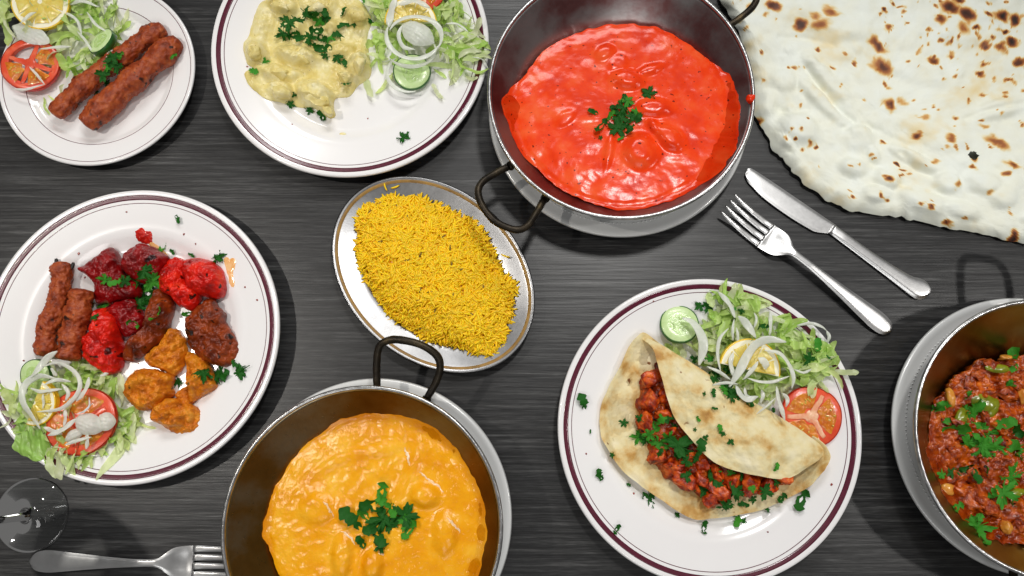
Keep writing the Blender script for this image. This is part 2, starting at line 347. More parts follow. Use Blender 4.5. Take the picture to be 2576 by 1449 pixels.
# ------------------------------------------------------------------ the table
def table():
    x, y, t = .80, .55, .03
    bm = bmesh.new(); bmesh.ops.create_cube(bm, size=1); bmesh.ops.scale(bm, vec=(2 * x, 2 * y, t), verts=bm.verts); bmesh.ops.translate(bm, vec=(0, 0, -t / 2), verts=bm.verts)
    bmesh.ops.bevel(bm, geom=bm.edges[:], offset=.002, segments=2)
    v = np.array([q.co[:] for q in bm.verts]); f = [tuple(a.index for a in p.verts) for p in bm.faces]; bm.free()
    o = bpy.data.objects.new('table_top', mesh('table_top', v, f, 'table', smooth_=False)); COL.objects.link(o)
    o['kind'] = 'structure'; o['label'] = 'dark grey wood-grain table top under all the dishes'
table()

# ------------------------------------------------------------------ plates
DIN = [(0, .0065), (.30, .0065), (.58, .0066), (.62, .0074), (.655, .0095), (.69, .0122), (.73, .0140), (.78, .0153), (.95, .0204), (.975, .0214), (.988, .0216), (.997, .0208), (1, .0194)]
DIN_U = [(.992, .0178), (.95, .0160), (.75, .0100), (.68, .0064), (.64, .0012), (.62, 0), (.59, 0), (.575, .0022), (0, .0026)]
SML = [(0, .0055), (.5, .0055), (.66, .0058), (.70, .0070), (.735, .0090), (.765, .0101), (.80, .0110), (.95, .0150), (.97, .0160), (.985, .0163), (.997, .0156), (1, .0146)]
SML_U = [(.99, .0132), (.94, .0115), (.78, .0075), (.72, .0045), (.69, .0008), (.67, 0), (.63, 0), (.62, .0016), (0, .002)]
UND = [(0, .007), (.55, .0072), (.60, .009), (.64, .0125), (.67, .0140), (.72, .0150), (.80, .0162), (.815, .0170), (.83, .0164), (.845, .0172), (.86, .0168), (.93, .0182), (.96, .0192), (.985, .0190), (1, .0178)]
PL = {}
def plate(key, c, R, label, top, und, bands, m='china', group=None):
    root = empty('plate' if m == 'china' else 'underplate', (c[0], c[1], 0), label, 'plate', group)
    tp = np.array(top); rr = crom(np.c_[tp[:, 0] * R, tp[:, 1]], 70)
    prof = np.concatenate([rr, np.array([(a * R, b) for a, b in und])])
    part('dish', lathe(prof, 180), m, root)
    for nm, a, b in bands:
        q = np.linspace(a * R, b * R, 5); z = np.interp(q, rr[:, 0], rr[:, 1]) + .00016
        pr = [(q[0] - .0001, z[0] - .0003)] + list(zip(q, z)) + [(q[-1] + .0001, z[-1] - .0003)]
        part(nm, lathe(pr, 180), 'maroon', root)
    if m == 'china_grey':
        bz = float(np.interp(.89 * R, rr[:, 0], rr[:, 1])); v_, f_ = ICO[1]
        part('beaded_ring', join([(v_ * .0009 + np.array([.89 * R * math.cos(t_), .89 * R * math.sin(t_), bz + .0001]), f_) for t_ in np.linspace(0, 2 * np.pi, 181)[:-1]]), m, root, kind='stuff')
    PL[key] = (np.array(c[:2]), R, rr)
    return root
def pz(key, xy):
    c, R, rr = PL[key]; r = np.linalg.norm(np.atleast_2d(xy)[:, :2] - c, axis=1)
    return np.where(r > R, .0195, np.interp(r, rr[:, 0], rr[:, 1]))
BB = [('rim_band', .930, .962), ('rim_line', .905, .909)]
plate('korma', (-.1571, .2369), .135, 'white dinner plate with maroon rim band under the pale korma', DIN, DIN_U, BB)
plate('platter', (-.3455, -.0454), .135, 'white dinner plate with maroon rim band under the mixed grill', DIN, DIN_U, BB)
plate('wrap', (.1754, -.1301), .135, 'white dinner plate with maroon rim band under the folded wrap', DIN, DIN_U, BB)
cs = W(243, 181, .0155); Rs = (W(490, 181, .0155) - W(-4, 181, .0155))[0] / 2
plate('small', cs, Rs, 'small white side plate with two thin maroon lines under two kebabs', SML, SML_U, [('rim_line', .952, .957), ('rim_line', .752, .757)])
for key, px, py, Ru, what in (('u_red', 1556, 280, .1245, 'red curry pan'), ('u_yel', 938, 1303, .1215, 'yellow curry pan'), ('u_mas', 2590, 1092, .1228, 'chunky masala pan')):
    plate(key, W(px, py, .018), Ru, 'plain pale grey plate with ridged rim under the ' + what, UND, DIN_U, [], 'china_grey')

# ------------------------------------------------------------------ pans with two loop handles
ZB, DEP, R0 = .0125, .047, .052
PAN = {}
def wall(r, R): return ZB + DEP * np.clip((r - R0) / (R - R0), 0, 1.2) ** 1.55 + .0012 * (r / R) ** 2
def pan(key, c, R, label, hpath, group):
    root = empty('curry_pan', (c[0], c[1], 0.0095), label, 'pan', group); PAN[key] = (np.array(c[:2]), R)
    r = np.r_[0, np.linspace(.01, R0, 6), np.linspace(R0, R, 26)[1:]]
    inn = np.c_[r, wall(r, R)]
    out = np.c_[r + .0012 * (r > .02), wall(r, R) - .0022][::-1]
    prof = np.concatenate([inn, out]); prof[:, 1] -= .0095
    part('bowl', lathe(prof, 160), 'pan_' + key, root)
    a = np.linspace(0, 2 * np.pi, 161)[:-1]; zr = wall(R, R) - .0095
    ring = [(R + .0006 + .0019 * math.cos(t), zr + .0004 + .0019 * math.sin(t)) for t in np.linspace(0, 2 * np.pi, 13)]
    part('rim', lathe(ring, 160), 'pan_rim', root)
    hp = crom(hpath, 60) - np.array([c[0], c[1], .0095])
    rad = .0033 + .0002 * fbm(hp, 5, 2, 200)
    part('handle', tube(hp, rad, 14), 'iron', root)
    h2 = hp * np.array([-1, -1, 1]); part('handle', tube(h2, rad, 14), 'iron', root)
    # riveted foot where the handle meets the pan
    for P in (hp, h2):
        for q in (P[0], P[-1]): part('rivet', blob(q * np.array([.985, .985, 1]) - np.array([0, 0, .001]), (.0045, .0045, .004), 3, .08, 2, 2), 'iron', root)
    return root
RIMZ = float(wall(.125, .125))
def pan_at(px, py, pr, ): # centre and radius from the rim's extent
    c = W(px, py, RIMZ); R = (W(px + pr, py, RIMZ) - W(px - pr, py, RIMZ))[0] / 2; return c, R
c_red, R_red = pan_at(1562.5, 228, 330); c_yel, R_yel = pan_at(911.5, 1326, 347); c_mas, R_mas = pan_at(2650, 1100, 345)
def hpts(c, pts, zs): return np.array([W(*cv(c, x, y), z) for (x, y), z in zip(pts, zs)])
HR = hpts('K3', [(228, 985), (150, 1025), (75, 1075), (48, 1135), (75, 1220), (150, 1310), (265, 1358), (340, 1335), (395, 1255), (438, 1180)], [.050, .053, .057, .060, .063, .065, .065, .062, .056, .050])
HY = hpts('K7', [(964, 330), (962, 190), (978, 85), (1040, 45), (1130, 48), (1235, 78), (1318, 135), (1340, 205), (1315, 295), (1262, 390)], [.050, .054, .059, .063, .066, .066, .063, .059, .054, .050])
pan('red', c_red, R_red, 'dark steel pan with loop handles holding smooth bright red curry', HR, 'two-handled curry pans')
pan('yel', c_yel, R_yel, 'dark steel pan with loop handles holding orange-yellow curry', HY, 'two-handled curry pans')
am = math.atan2(-1.0, -.17)   # handle axis of the third pan
u = np.array([math.cos(am), math.sin(am)]); w = np.array([-u[1], u[0]])
def hm(a, b, z): q = c_mas[:2] + u * (R_mas + a) + w * b; return (q[0], q[1], z)
HM = np.array([hm(-.004, -.021, .050), hm(.018, -.022, .055), hm(.036, -.020, .060), hm(.045, -.014, .064), hm(.047, 0, .066), hm(.045, .014, .064), hm(.036, .020, .060), hm(.018, .022, .055), hm(-.004, .021, .050)])
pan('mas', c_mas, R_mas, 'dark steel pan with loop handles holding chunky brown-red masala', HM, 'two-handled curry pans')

def sauce_world(key, crop, pts, level):
    c, R = PAN[key]; out = []
    for x, y in pts:
        px, py = cv(crop, x, y); z = level
        for _ in range(8):
            p = W(px, py, z); r = np.linalg.norm(p[:2] - c); z = .5 * z + .5 * max(level, float(wall(min(r, R), R)) + .0006)
        out.append(p[:2])
    return np.array(out)
def gbump(P, B):
    z = np.zeros(len(P))
    for (x, y, rx, ry, h, a) in B:
        d = P - np.array([x, y]); ca, sa = math.cos(a), math.sin(a); q = np.c_[(d[:, 0] * ca + d[:, 1] * sa) / rx, (-d[:, 0] * sa + d[:, 1] * ca) / ry]
        z = np.maximum(z, h * np.exp(-(q ** 2).sum(1) ** 2.2))
    return z
def bumps(crop, lst, z):
    out = []
    for (x, y, rx, ry, h, *a) in lst:
        p = W(*cv(crop, x, y), z); out.append((p[0], p[1], clen(crop, rx), clen(crop, ry), h, -math.radians(a[0]) if a else 0))
    return out
def sauce(key, crop, pts, level, B, m, name, label, amp=.0006, sc=120, seed=1, jg=.01, rough2=0, segs=260, rings=70, tilt=(0, 0), film=(.66, .5, .4)):
    c, R = PAN[key]; o = sauce_world(key, crop, pts, level); o = jag(o, jg, seed, 140, 260)
    Bw = bumps(crop, B, level)
    def top(P, t):
        r = np.linalg.norm(P - c, axis=1)
        z = level + (P - c) @ np.array(tilt) + gbump(P, Bw) + amp * fbm(P, seed, 4, sc) - .0016 * t ** 14
        if rough2: z = z + rough2 * np.maximum(0, fbm(P, seed + 9, 4, 300) + .1)
        f = wall(np.minimum(r, R), R) + .0007 + .0004 * fbm(P, seed + 3, 3, 300)
        kk = .008; d_ = z - f; h_ = np.clip(.5 + .5 * d_ / kk, 0, 1); return f + d_ * h_ + kk * h_ * (1 - h_) * .5 - .0004 * h_
    def bot(P): return wall(np.minimum(np.linalg.norm(P - c, axis=1), R), R) - .0006
    v, f = relief(o, segs, rings, top, bot, skirt=1.0); r = np.linalg.norm(v[:, :2] - c, axis=1)
    thick = v[:, 2] - wall(np.minimum(r, R), R); k = np.clip(1 - (thick - .0010) / .0060 + .45 * fbm(v[:, :2], seed + 5, 4, 90), 0, 1)[:, None]
    return one(name, (v, f), m, label, 'curry', tint=1 - k * (1 - np.array(film)))
sauce('red', 'K3', [(195, 575), (240, 520), (325, 440), (400, 320), (500, 245), (620, 180), (740, 145), (860, 125), (1000, 130), (1120, 150), (1240, 210), (1340, 280), (1420, 350), (1485, 395), (1555, 485), (1590, 580), (1598, 700), (1580, 850), (1500, 990), (1380, 1080), (1250, 1160), (1100, 1215), (930, 1245), (780, 1225), (640, 1170), (520, 1110), (430, 1030), (330, 940), (270, 840), (235, 740), (195, 660)],
      .0455, [(930, 465, 95, 60, .0045, 10), (800, 300, 60, 45, .002, -30), (1085, 640, 100, 55, .004, 0), (1175, 820, 95, 60, .006, 45), (1005, 900, 95, 100, .006, 0), (820, 900, 25, 110, .002, 10), (560, 700, 70, 40, .0015, -40), (880, 365, 60, 60, .0016, 0), (1060, 410, 80, 30, .0025, -20), (1090, 760, 60, 30, .004, 60)],
      'red_sauce', 'red_curry', 'smooth bright orange-red curry filling a dark steel pan', amp=.00045, sc=70, seed=3, jg=.012, tilt=(.015, -.05), film=(.86, .72, .6))
sauce('yel', 'K7', [(270, 1200), (290, 1080), (340, 940), (420, 800), (500, 690), (600, 610), (720, 530), (850, 490), (1000, 480), (1130, 500), (1270, 550), (1390, 640), (1480, 760), (1560, 900), (1600, 1050), (1610, 1200), (1590, 1350), (1560, 1449), (1400, 1700), (1000, 1850), (700, 1750), (450, 1550), (370, 1449), (330, 1350)],
      .0405, [(1250, 970, 80, 60, .0055, 10), (755, 1330, 55, 115, .0055, 0), (940, 1385, 55, 75, .006, 0), (1370, 1190, 65, 110, .004, 0), (600, 1050, 90, 80, .004, 0), (760, 1060, 45, 60, .002, 0), (960, 700, 140, 40, .0015, -10), (700, 780, 120, 30, .0015, -30)],
      'yellow_sauce', 'yellow_curry', 'grainy orange-yellow curry filling a dark steel pan', amp=.00042, sc=120, seed=21, jg=.012, rough2=.0005, tilt=(.05, -.02), film=(.8, .66, .5))
sauce('mas', 'M1', [(838, 380), (760, 395), (690, 420), (640, 410), (580, 455), (510, 485), (470, 560), (410, 600), (385, 690), (380, 800), (370, 855), (390, 930), (430, 1010), (450, 1070), (520, 1150), (600, 1220), (700, 1275), (838, 1300), (1000, 1290), (1150, 1200), (1250, 1000), (1260, 800), (1200, 600), (1080, 450), (950, 390)],
      .037, [(480, 850, 80, 60, .004, 0), (620, 560, 70, 60, .004, 0), (700, 900, 90, 70, .005, 0), (580, 1080, 70, 60, .005, 0), (720, 700, 60, 60, .004, 0), (800, 1150, 80, 60, .005, 0), (500, 760, 50, 40, .004, 0)],
      'masala', 'masala_curry', 'chunky brown-red masala filling a dark steel pan beside the wrap plate', amp=.0016, sc=170, seed=41, jg=.03, rough2=.0042, segs=300, rings=90)
p = W(*cv('K3', 1660, 585), RIMZ)
one('sauce_drop', blob((p[0], p[1], RIMZ), (.0042, .0036, .004), 4, .25, 1.6, 3), 'red_sauce', 'red drop of sauce stuck on a pan rim next to the naan', 'sauce', tint=np.ones((len(ICO[3][0]), 3)))

# ------------------------------------------------------------------ oval tray with yellow rice
tc_ = W(*cv('K6', 760, 724), .0155); A, B_, TA = clen('K6', 832), clen('K6', 622), -math.radians(43.5)
def oval(prof, n=180, k=1.0):
    v, f = lathe(prof, n); r = np.linalg.norm(v[:, :2], axis=1, keepdims=True); d = v[:, :2] / (r + 1e-9)
    inset = A - r[:, :1]     # prof radii are given for the long axis; keep the same inset on the short axis
    a, b = np.maximum(A - inset, 0), np.maximum(B_ - inset * .9, 0)
    x, y = d[:, :1] * a, d[:, 1:] * b; ca, sa = math.cos(TA), math.sin(TA)
    return np.c_[x * ca - y * sa, x * sa + y * ca, v[:, 2:]], f
tray = empty('oval_tray', (tc_[0], tc_[1], 0), 'oval brushed steel serving tray under the yellow rice', 'tray')
tp = crom([(0.002, .0042), (A - .045, .0042), (A - .034, .0046), (A - .029, .0072), (A - .024, .0100), (A - .006, .0140), (A - .003, .0154), (A - .0012, .0162), (A, .0154)], 50)
part('tray_body', oval(np.concatenate([[(0, .0042)], tp, [(A - .0006, .0143), (A - .005, .0124), (A - .025, .0084), (A - .031, .0030), (A - .035, .0012), (0, .0012)]])), 'tray_steel', tray)
part('rim_line', oval([(A - .0066, .0136), (A - .0062, .01412), (A - .0050, .01446), (A - .0038, .01508), (A - .0034, .0149)]), 'tray_line', tray)
RICE = [(200, 260), (330, 170), (520, 150), (690, 170), (830, 230), (990, 280), (1100, 390), (1160, 470), (1220, 590), (1270, 720), (1380, 800), (1350, 950), (1330, 1050), (1300, 1200), (1230, 1320), (1130, 1345), (1000, 1300), (880, 1240), (740, 1220), (620, 1130), (480, 1070), (400, 970), (350, 850), (250, 740), (220, 620), (200, 450)]
ro = cw('K6', RICE, .016)[:, :2]; rcen = ro.mean(0)
def ricez(P, t): return .006 + .0175 * (1 - t ** 3.2) ** .75 + .0016 * fbm(P, 60, 3, 70)
def inside(P, o):
    x, y = P[:, 0], P[:, 1]; r = np.zeros(len(P), bool); j = len(o) - 1
    for i in range(len(o)):
        a, b = o[i], o[j]; cnd = ((a[1] > y) != (b[1] > y)) & (x < (b[0] - a[0]) * (y - a[1]) / (b[1] - a[1] + 1e-15) + a[0]); r ^= cnd; j = i
    return r
def tpar(P, o, c):
    """0 at the centre, 1 on the outline, along the ray from c"""
    oo = crom(o, 360, True) - c; ang = np.arctan2(oo[:, 1], oo[:, 0]); i = np.argsort(ang); rr = np.linalg.norm(oo, axis=1)[i]
    d = P - c; return np.linalg.norm(d, axis=1) / np.interp(np.arctan2(d[:, 1], d[:, 0]), ang[i], rr, period=2 * np.pi)
def grain(p, yaw, pitch, L, r, bend):
    s = np.linspace(-1, 1, 6); q = np.c_[s * L / 2, bend * (s ** 2) * L, s * 0]
    cp_, sp_ = math.cos(pitch), math.sin(pitch); q = np.c_[q[:, 0] * cp_, q[:, 1], q[:, 0] * sp_]
    ca, sa = math.cos(yaw), math.sin(yaw); q = np.c_[q[:, 0] * ca - q[:, 1] * sa, q[:, 0] * sa + q[:, 1] * ca, q[:, 2]] + p
    return tube(q, r * np.array([.45, .9, 1, 1, .9, .4]), 5)
mv, mf = relief(ro * .94 + rcen * .06, 120, 20, lambda P, t: ricez(P, t * .97) - .0012, lambda P: np.full(len(P), .0048))
parts, tints = [(mv, mf)], [np.tile([1.0, .9, .7], (len(mv), 1))]
cnt = 0; lo, hi = ro.min(0) - .002, ro.max(0) + .002
while cnt < 3900:
    P = rng.uniform(lo, hi, (4000, 2)); t = tpar(P, ro, rcen); d_ = P - tc_[:2]; ca, sa = math.cos(TA), math.sin(TA); ok_ = (t < 1.0 + .06 * rng.random(len(t)) ** 2) & (((d_[:, 0] * ca + d_[:, 1] * sa) / (A - .010)) ** 2 + ((-d_[:, 0] * sa + d_[:, 1] * ca) / (B_ - .010)) ** 2 < 1); P, t = P[ok_], t[ok_]
    z = ricez(P, np.minimum(t, .985)) + rng.uniform(-.0008, .0009, len(P))
    for k in range(len(P)):
        if cnt >= 3900: break
        g_ = grain(np.r_[P[k], z[k]], rng.uniform(0, 6.28), rng.normal(0, .16), rng.uniform(.0090, .0138), rng.uniform(.00098, .00126), rng.normal(0, .07))
        parts.append(g_); b = rng.uniform(.94, 1.10); tints.append(np.tile([b, b * rng.uniform(.9, 1.06), b * rng.uniform(.6, 1.2)], (len(g_[0]), 1))); cnt += 1
rv, rf = join(parts); one('rice', (rv, rf), 'rice', 'heap of bright yellow long-grain rice on the oval steel tray', 'rice', kind='stuff', tint=np.concatenate(tints))
for x, y, a in ((425, 120, -70), (497, 122, 20), (1275, 610, -18)):
    p = W(*cv('K6', x, y), .0145 if y < 300 else .0155); v, f = grain(p, math.radians(a), 0, .0085, .0009, .08)
    one('rice_grain', (v, f), 'rice', 'single yellow rice grain stranded on the bare steel tray flange', 'rice', 'stray rice grains', tint=np.ones((len(v), 3)))
for x, y in [(303, 283), (372, 212), (585, 328), (385, 500), (885, 548), (675, 603), (580, 640), (897, 672), (957, 705), (675, 850), (742, 866), (665, 922), (905, 890), (1040, 1018), (675, 1110), (838, 468), (500, 235), (1180, 640), (1120, 830), (780, 990)]:
    p = W(*cv('K6', x, y), .0235); t = tpar(p[None, :2], ro, rcen); p[2] = ricez(p[None, :2], t)[0] + .0012
    one('cumin_seed', grain(p, random.uniform(0, 3), .1, .0055, .0008, .05), 'cumin', 'small brown cumin seed lying in the yellow rice', 'seed', 'cumin seeds in the rice')

# ------------------------------------------------------------------ naan
NO = [(1913, 300), (1898, 262), (1897, 200), (1880, 120), (1846, 40), (1812, -20), (1800, -120), (1900, -200), (2200, -260), (2600, -260), (2800, -120), (2860, 200), (2830, 480), (2720, 615), (2576, 606), (2500, 588), (2440, 578), (2360, 563), (2300, 548), (2230, 536), (2160, 528), (2105, 508), (2060, 480), (2020, 448), (1985, 410), (1955, 372), (1935, 335)]
no = np.array([W(x, y, .012)[:2] for x, y in NO])
NB = bumps('K4', [(420, 470, 90, 70, .004, 0), (330, 600, 70, 90, .004, 30), (510, 760, 120, 95, .007, 20), (420, 830, 70, 60, .004, 0), (860, 820, 95, 80, .004, 20), (830, 990, 85, 55, .005, 10), (1040, 1050, 85, 70, .004, 0), (980, 1140, 85, 55, .004, 0), (1250, 1180, 140, 75, .005, 20), (1390, 1080, 80, 65, .005, 0), (1600, 1080, 120, 70, .005, 10), (1480, 1240, 120, 50, .004, 15), (1720, 1160, 90, 70, .004, 0), (700, 490, 50, 220, .004, -40), (620, 580, 45, 200, .004, -40), (950, 900, 40, 60, .003, -30), (1180, 930, 40, 160, .004, -60), (1350, 820, 160, 80, .003, 20), (1700, 640, 180, 60, .004, -15), (1200, 420, 220, 80, .003, 20), (760, 150, 200, 90, .003, 10), (1500, 150, 200, 120, .003, 0)], .015)
ncv = no.mean(0)
def ndist(t): return 1 - t
HOLE = W(*cv('K4', 1545, 918), .016)[:2]
NVAL = [(crom(cw('K4', q, .016)[:, :2], 40), d) for q, d in (([(560, 400), (650, 520), (760, 650), (840, 710)], .0030), ([(1120, 900), (1210, 990), (1300, 1040)], .0025), ([(380, 620), (470, 660), (560, 640)], .0022), ([(780, 760), (900, 730), (1060, 800), (1180, 860)], .0016), ([(1500, 700), (1650, 650), (1850, 610)], .0026), ([(400, 210), (560, 215), (720, 260)], .0018), ([(330, 760), (400, 850), (470, 890)], .0030), ([(700, 430), (850, 640), (950, 760)], .0014), ([(950, 960), (1050, 1010), (1150, 1100), (1350, 1150)], .0018))]
def nval(P):
    z = np.zeros(len(P))
    for q, d in NVAL:
        m = np.full(len(P), 9.0)
        for a in q: m = np.minimum(m, ((P - a) ** 2).sum(1))
        z = z + d * np.exp(-m / .0032 ** 2)
    return z
NBUB = [(*rng.uniform(no.min(0), no.max(0)), rng.uniform(.004, .010), rng.uniform(.0006, .0019)) for _ in range(150)]
def nbub(P):
    z = np.zeros(len(P))
    for x, y, r, h in NBUB: z = np.maximum(z, h * np.exp(-(((P[:, 0] - x) ** 2 + (P[:, 1] - y) ** 2) / r ** 2) ** 1.8))
    return z
def ntop(P, t):
    e = np.clip((1 - t) / .10, 0, 1)
    return .0056 + .0066 * (1 - (1 - e) ** 2) + (gbump(P, NB) * 1.15 + nbub(P)) * e - nval(P) * e + (.0022 * fbm(P, 71, 3, 24) + .0007 * fbm(P, 75, 4, 100)) * (.3 + .7 * e) + .004 * (1 - t)
nj = jag(no, .009, 72, 170, 420)
nv, nf = relief(nj, 420, 190, ntop, lambda P: .0034 + .0010 * fbm(P, 73, 2, 30), c=ncv, skirt=.992, pw=.8)
def charmap(P):
    ch = np.zeros(len(P))
    big = [(530, 140, 48, 36, .85, 30), (640, 140, 50, 60, .6, 60), (690, 65, 60, 35, .6, 20), (600, 90, 30, 30, .5), (370, 30, 45, 30, .8, 60), (235, 40, 28, 25, .55), (985, 265, 40, 65, .75, -40), (1010, 385, 65, 40, .75, 30), (632, 275, 16, 14, .7), (1060, 160, 25, 30, .6), (1350, 105, 42, 35, .7), (1415, 25, 60, 50, .9, 30), (1505, 80, 45, 60, .9), (1480, 165, 50, 40, .55), (1310, 355, 48, 22, .75, 15), (1410, 320, 20, 28, .6), (1625, 260, 36, 30, .8, 30), (1720, 270, 35, 36, .7), (1780, 235, 42, 30, 1, 20), (1725, 75, 45, 40, 1), (1810, 110, 36, 42, 1), (1650, 70, 30, 20, .8), (1730, 170, 32, 18, 1, 15), (1820, 370, 40, 30, .8), (1600, 435, 36, 18, .75, 20), (1765, 470, 26, 22, .8), (1610, 380, 22, 18, .7), (1050, 620, 26, 42, .75, -30), (1225, 800, 30, 24, .85, 20), (1395, 830, 20, 34, .55, -50), (1690, 835, 34, 90, .6, -60), (1790, 958, 60, 22, .7, 10), (1755, 1012, 28, 20, .65), (1560, 945, 30, 20, .6), (1545, 990, 30, 16, .65), (285, 690, 26, 26, .95), (440, 810, 14, 16, .8), (490, 830, 12, 12, .95), (465, 775, 10, 10, .7), (520, 775, 16, 12, .65), (545, 700, 10, 12, .75), (545, 885, 18, 10, .65), (608, 878, 9, 11, .85), (575, 830, 14, 12, .6), (1020, 845, 14, 16, .7), (960, 928, 12, 11, .75), (1115, 958, 16, 18, .9), (1130, 1000, 12, 12, .75), (1055, 1065, 28, 22, .85), (1025, 1045, 16, 14, .6), (995, 1150, 14, 14, .75), (1035, 1175, 12, 12, .8), (1245, 1195, 18, 16, .65), (1302, 1222, 20, 17, .85), (1415, 1322, 22, 14, .8), (1815, 1385, 24, 26, 1), (1445, 690, 22, 14, .6), (1265, 700, 30, 26, .42), (1240, 640, 14, 12, .5), (1320, 960, 22, 14, .5), (1615, 555, 22, 16, .6), (1740, 560, 20, 14, .6), (855, 365, 18, 20, .65), (775, 330, 18, 16, .5), (725, 400, 10, 20, .6, -30), (465, 392, 16, 14, .7), (520, 620, 14, 12, .5), (1150, 370, 18, 18, .7), (905, 595, 16, 14, .4), (1200, 590, 12, 14, .6), (1030, 485, 22, 30, .65, -30), (1130, 600, 40, 30, .35), (1440, 1090, 22, 26, .5), (1500, 855, 18, 12, .6), (1425, 880, 10, 30, .55, -40), (1640, 1150, 18, 14, .5), (805, 995, 12, 10, .5), (850, 970, 14, 12, .45), (180, 95, 14, 14, .55), (320, 75, 20, 18, .45), (1500, 1275, 12, 10, .6), (580, 860, 24, 18, .4), (1610, 735, 40, 18, .4), (1290, 175, 16, 22, .6), (1570, 165, 22, 18, .9), (1575, 205, 14, 16, .9), (1020, 60, 16, 18, .9), (1005, 85, 12, 10, .8), (1410, 240, 18, 22, .7), (1465, 215, 16, 16, .7), (1120, 25, 24, 14, .6), (1065, 8, 18, 14, .7)]
    rr = random.Random(5)
    small = []
    for _ in range(760):
        x, y = rr.uniform(-20, 2000), rr.uniform(-400, 1350)
        dens = .12 + .88 * max(0, 1 - ((x - 1600) / 700) ** 2 - ((y - 150) / 520) ** 2)
        if rr.random() < dens: s = rr.uniform(5, 17); small.append((x, y, s, s * rr.uniform(.6, 1.3), rr.uniform(.35, .75), rr.uniform(0, 180)))
    for _ in range(34):
        x, y = rr.uniform(1250, 2100), rr.uniform(-420, -10); s = rr.uniform(18, 55); small.append((x, y, s, s * rr.uniform(.5, 1), rr.uniform(.6, 1), rr.uniform(0, 180)))
    wob = np.c_[fbm(P, 81, 4, 110), fbm(P, 87, 4, 110)] * .0030
    Q = P + wob
    for (x, y, rx, ry, k, a) in bumps('K4', [(s[0], s[1], s[2] * 1.0, s[3] * 1.0, s[4], *(s[5:])) for s in big + small], .017):
        d = Q - np.array([x, y]); near = (np.abs(d) < max(rx, ry) * 2.2).all(1)
        if not near.any(): continue
        dd = d[near]; ca, sa = math.cos(a), math.sin(a); q = ((dd[:, 0] * ca + dd[:, 1] * sa) / rx) ** 2 + ((-dd[:, 0] * sa + dd[:, 1] * ca) / ry) ** 2
        ch[near] = np.maximum(ch[near], k * np.exp(-q ** 1.15) * 1.05)
    base = .08 + .09 * fbm(P, 91, 4, 26) + .04 * fbm(P, 95, 3, 120)
    return np.clip(np.maximum(ch, base), 0, 1)
tone = charmap(nv[:, :2])
hole = np.linalg.norm((nv[:, :2] - HOLE) / np.array([1.0, .8]), axis=1) < .0040
nf = [q for q in nf if not any(hole[i] for i in q)]
one('naan', (nv, nf), 'naan', 'large flat cream naan with brown and black blisters beside the red curry', 'bread', tone=tone)

# ------------------------------------------------------------------ cutlery
def fork(label, tip, end, group):
    tip, end = np.asarray(tip)[:2], np.asarray(end)[:2]; d = end - tip; L = np.linalg.norm(d); d = d / L; n = np.array([-d[1], d[0]])
    def zc(s): return np.interp(s, [0, .06, .13, .2, .27, .33, .40, .50, .75, .93, 1], [.0125, .0085, .0052, .0040, .0050, .0085, .0135, .0135, .0082, .0045, .0038])
    sK = crom([(a, b) for a, b in [(.245, .0136), (.29, .0134), (.33, .0122), (.36, .0085), (.385, .0046), (.42, .0031), (.50, .0033), (.60, .0044), (.72, .0062), (.83, .0082), (.91, .0094), (.96, .0084), (.985, .0058), (1.0, .0012)]], 70)
    root = empty('fork', (tip[0] * .4 + end[0] * .6, tip[1] * .4 + end[1] * .6, .0005), label, 'fork', group)
    def body(ss, off, wd, th, arch):
        V, Fc = [], []; K = 9; a = np.linspace(-1, 1, K)
        for s, o_, w_ in zip(ss, off, wd):
            c = tip + d * L * s; q = c + np.outer(o_ + a * w_, n); z = zc(s)
            crown = arch(s) * (1 - a ** 2); zt = z + crown + th * np.sqrt(np.clip(1 - a ** 4, 0, 1)) ; zb = z + crown - th * .6 * np.sqrt(np.clip(1 - a ** 4, 0, 1))
            V += [np.c_[q, zt], np.c_[q[::-1], zb[::-1]]]
        V = np.concatenate(V); m = 2 * K
        for i in range(len(ss) - 1):
            for j in range(m): k = (j + 1) % m; Fc.append((i * m + j, (i + 1) * m + j, (i + 1) * m + k, i * m + k))
        Fc.append(tuple(range(m))); Fc.append(tuple((len(ss) - 1) * m + j for j in range(m - 1, -1, -1)))
        return V, Fc
    part('handle', body(sK[:, 0], np.zeros(len(sK)), sK[:, 1], .0011, lambda s: -.0022 * math.exp(-((s - .29) / .05) ** 2) + .0004 * smooth(.45, .8, s)), 'cutlery', root, local=False)
    for k in range(4):
        off = (k - 1.5) * .00725; ss = np.linspace(.0, .25, 16)
        wd = np.interp(ss, [0, .008, .1, .25], [.0005, .0012, .0021, .0029]); of = off * np.interp(ss, [0, .25], [.98, 1.0])
        part('tine', body(ss, of, wd, .0010, lambda s: 0), 'cutlery', root, local=False)
tip_r = W(*cv('M3', 100, 345), .012); end_r = W(*cv('M3', 1418, 1382), .004)
fork('bare steel fork lying beside the knife', tip_r, end_r, 'forks on the table')
end_l = W(*cv('M2', 335, 1105), .004); Lf = np.linalg.norm((tip_r - end_r)[:2])
fork('steel fork with its tines tucked under the yellow curry pan', end_l + np.array([Lf, -.0005, 0]), end_l, 'forks on the table')
ku = cw('M3', [(243, 118), (252, 84), (275, 66), (310, 75), (450, 165), (700, 335), (850, 437), (975, 523), (1000, 545), (1300, 760), (1560, 920), (1650, 950), (1700, 975), (1732, 1015), (1740, 1050)], .004)
kl = cw('M3', [(243, 118), (246, 132), (262, 165), (290, 200), (400, 310), (600, 455), (760, 552), (815, 578), (925, 590), (1100, 722), (1400, 950), (1560, 1075), (1610, 1112), (1660, 1122), (1710, 1100), (1735, 1070), (1740, 1050)], .004)
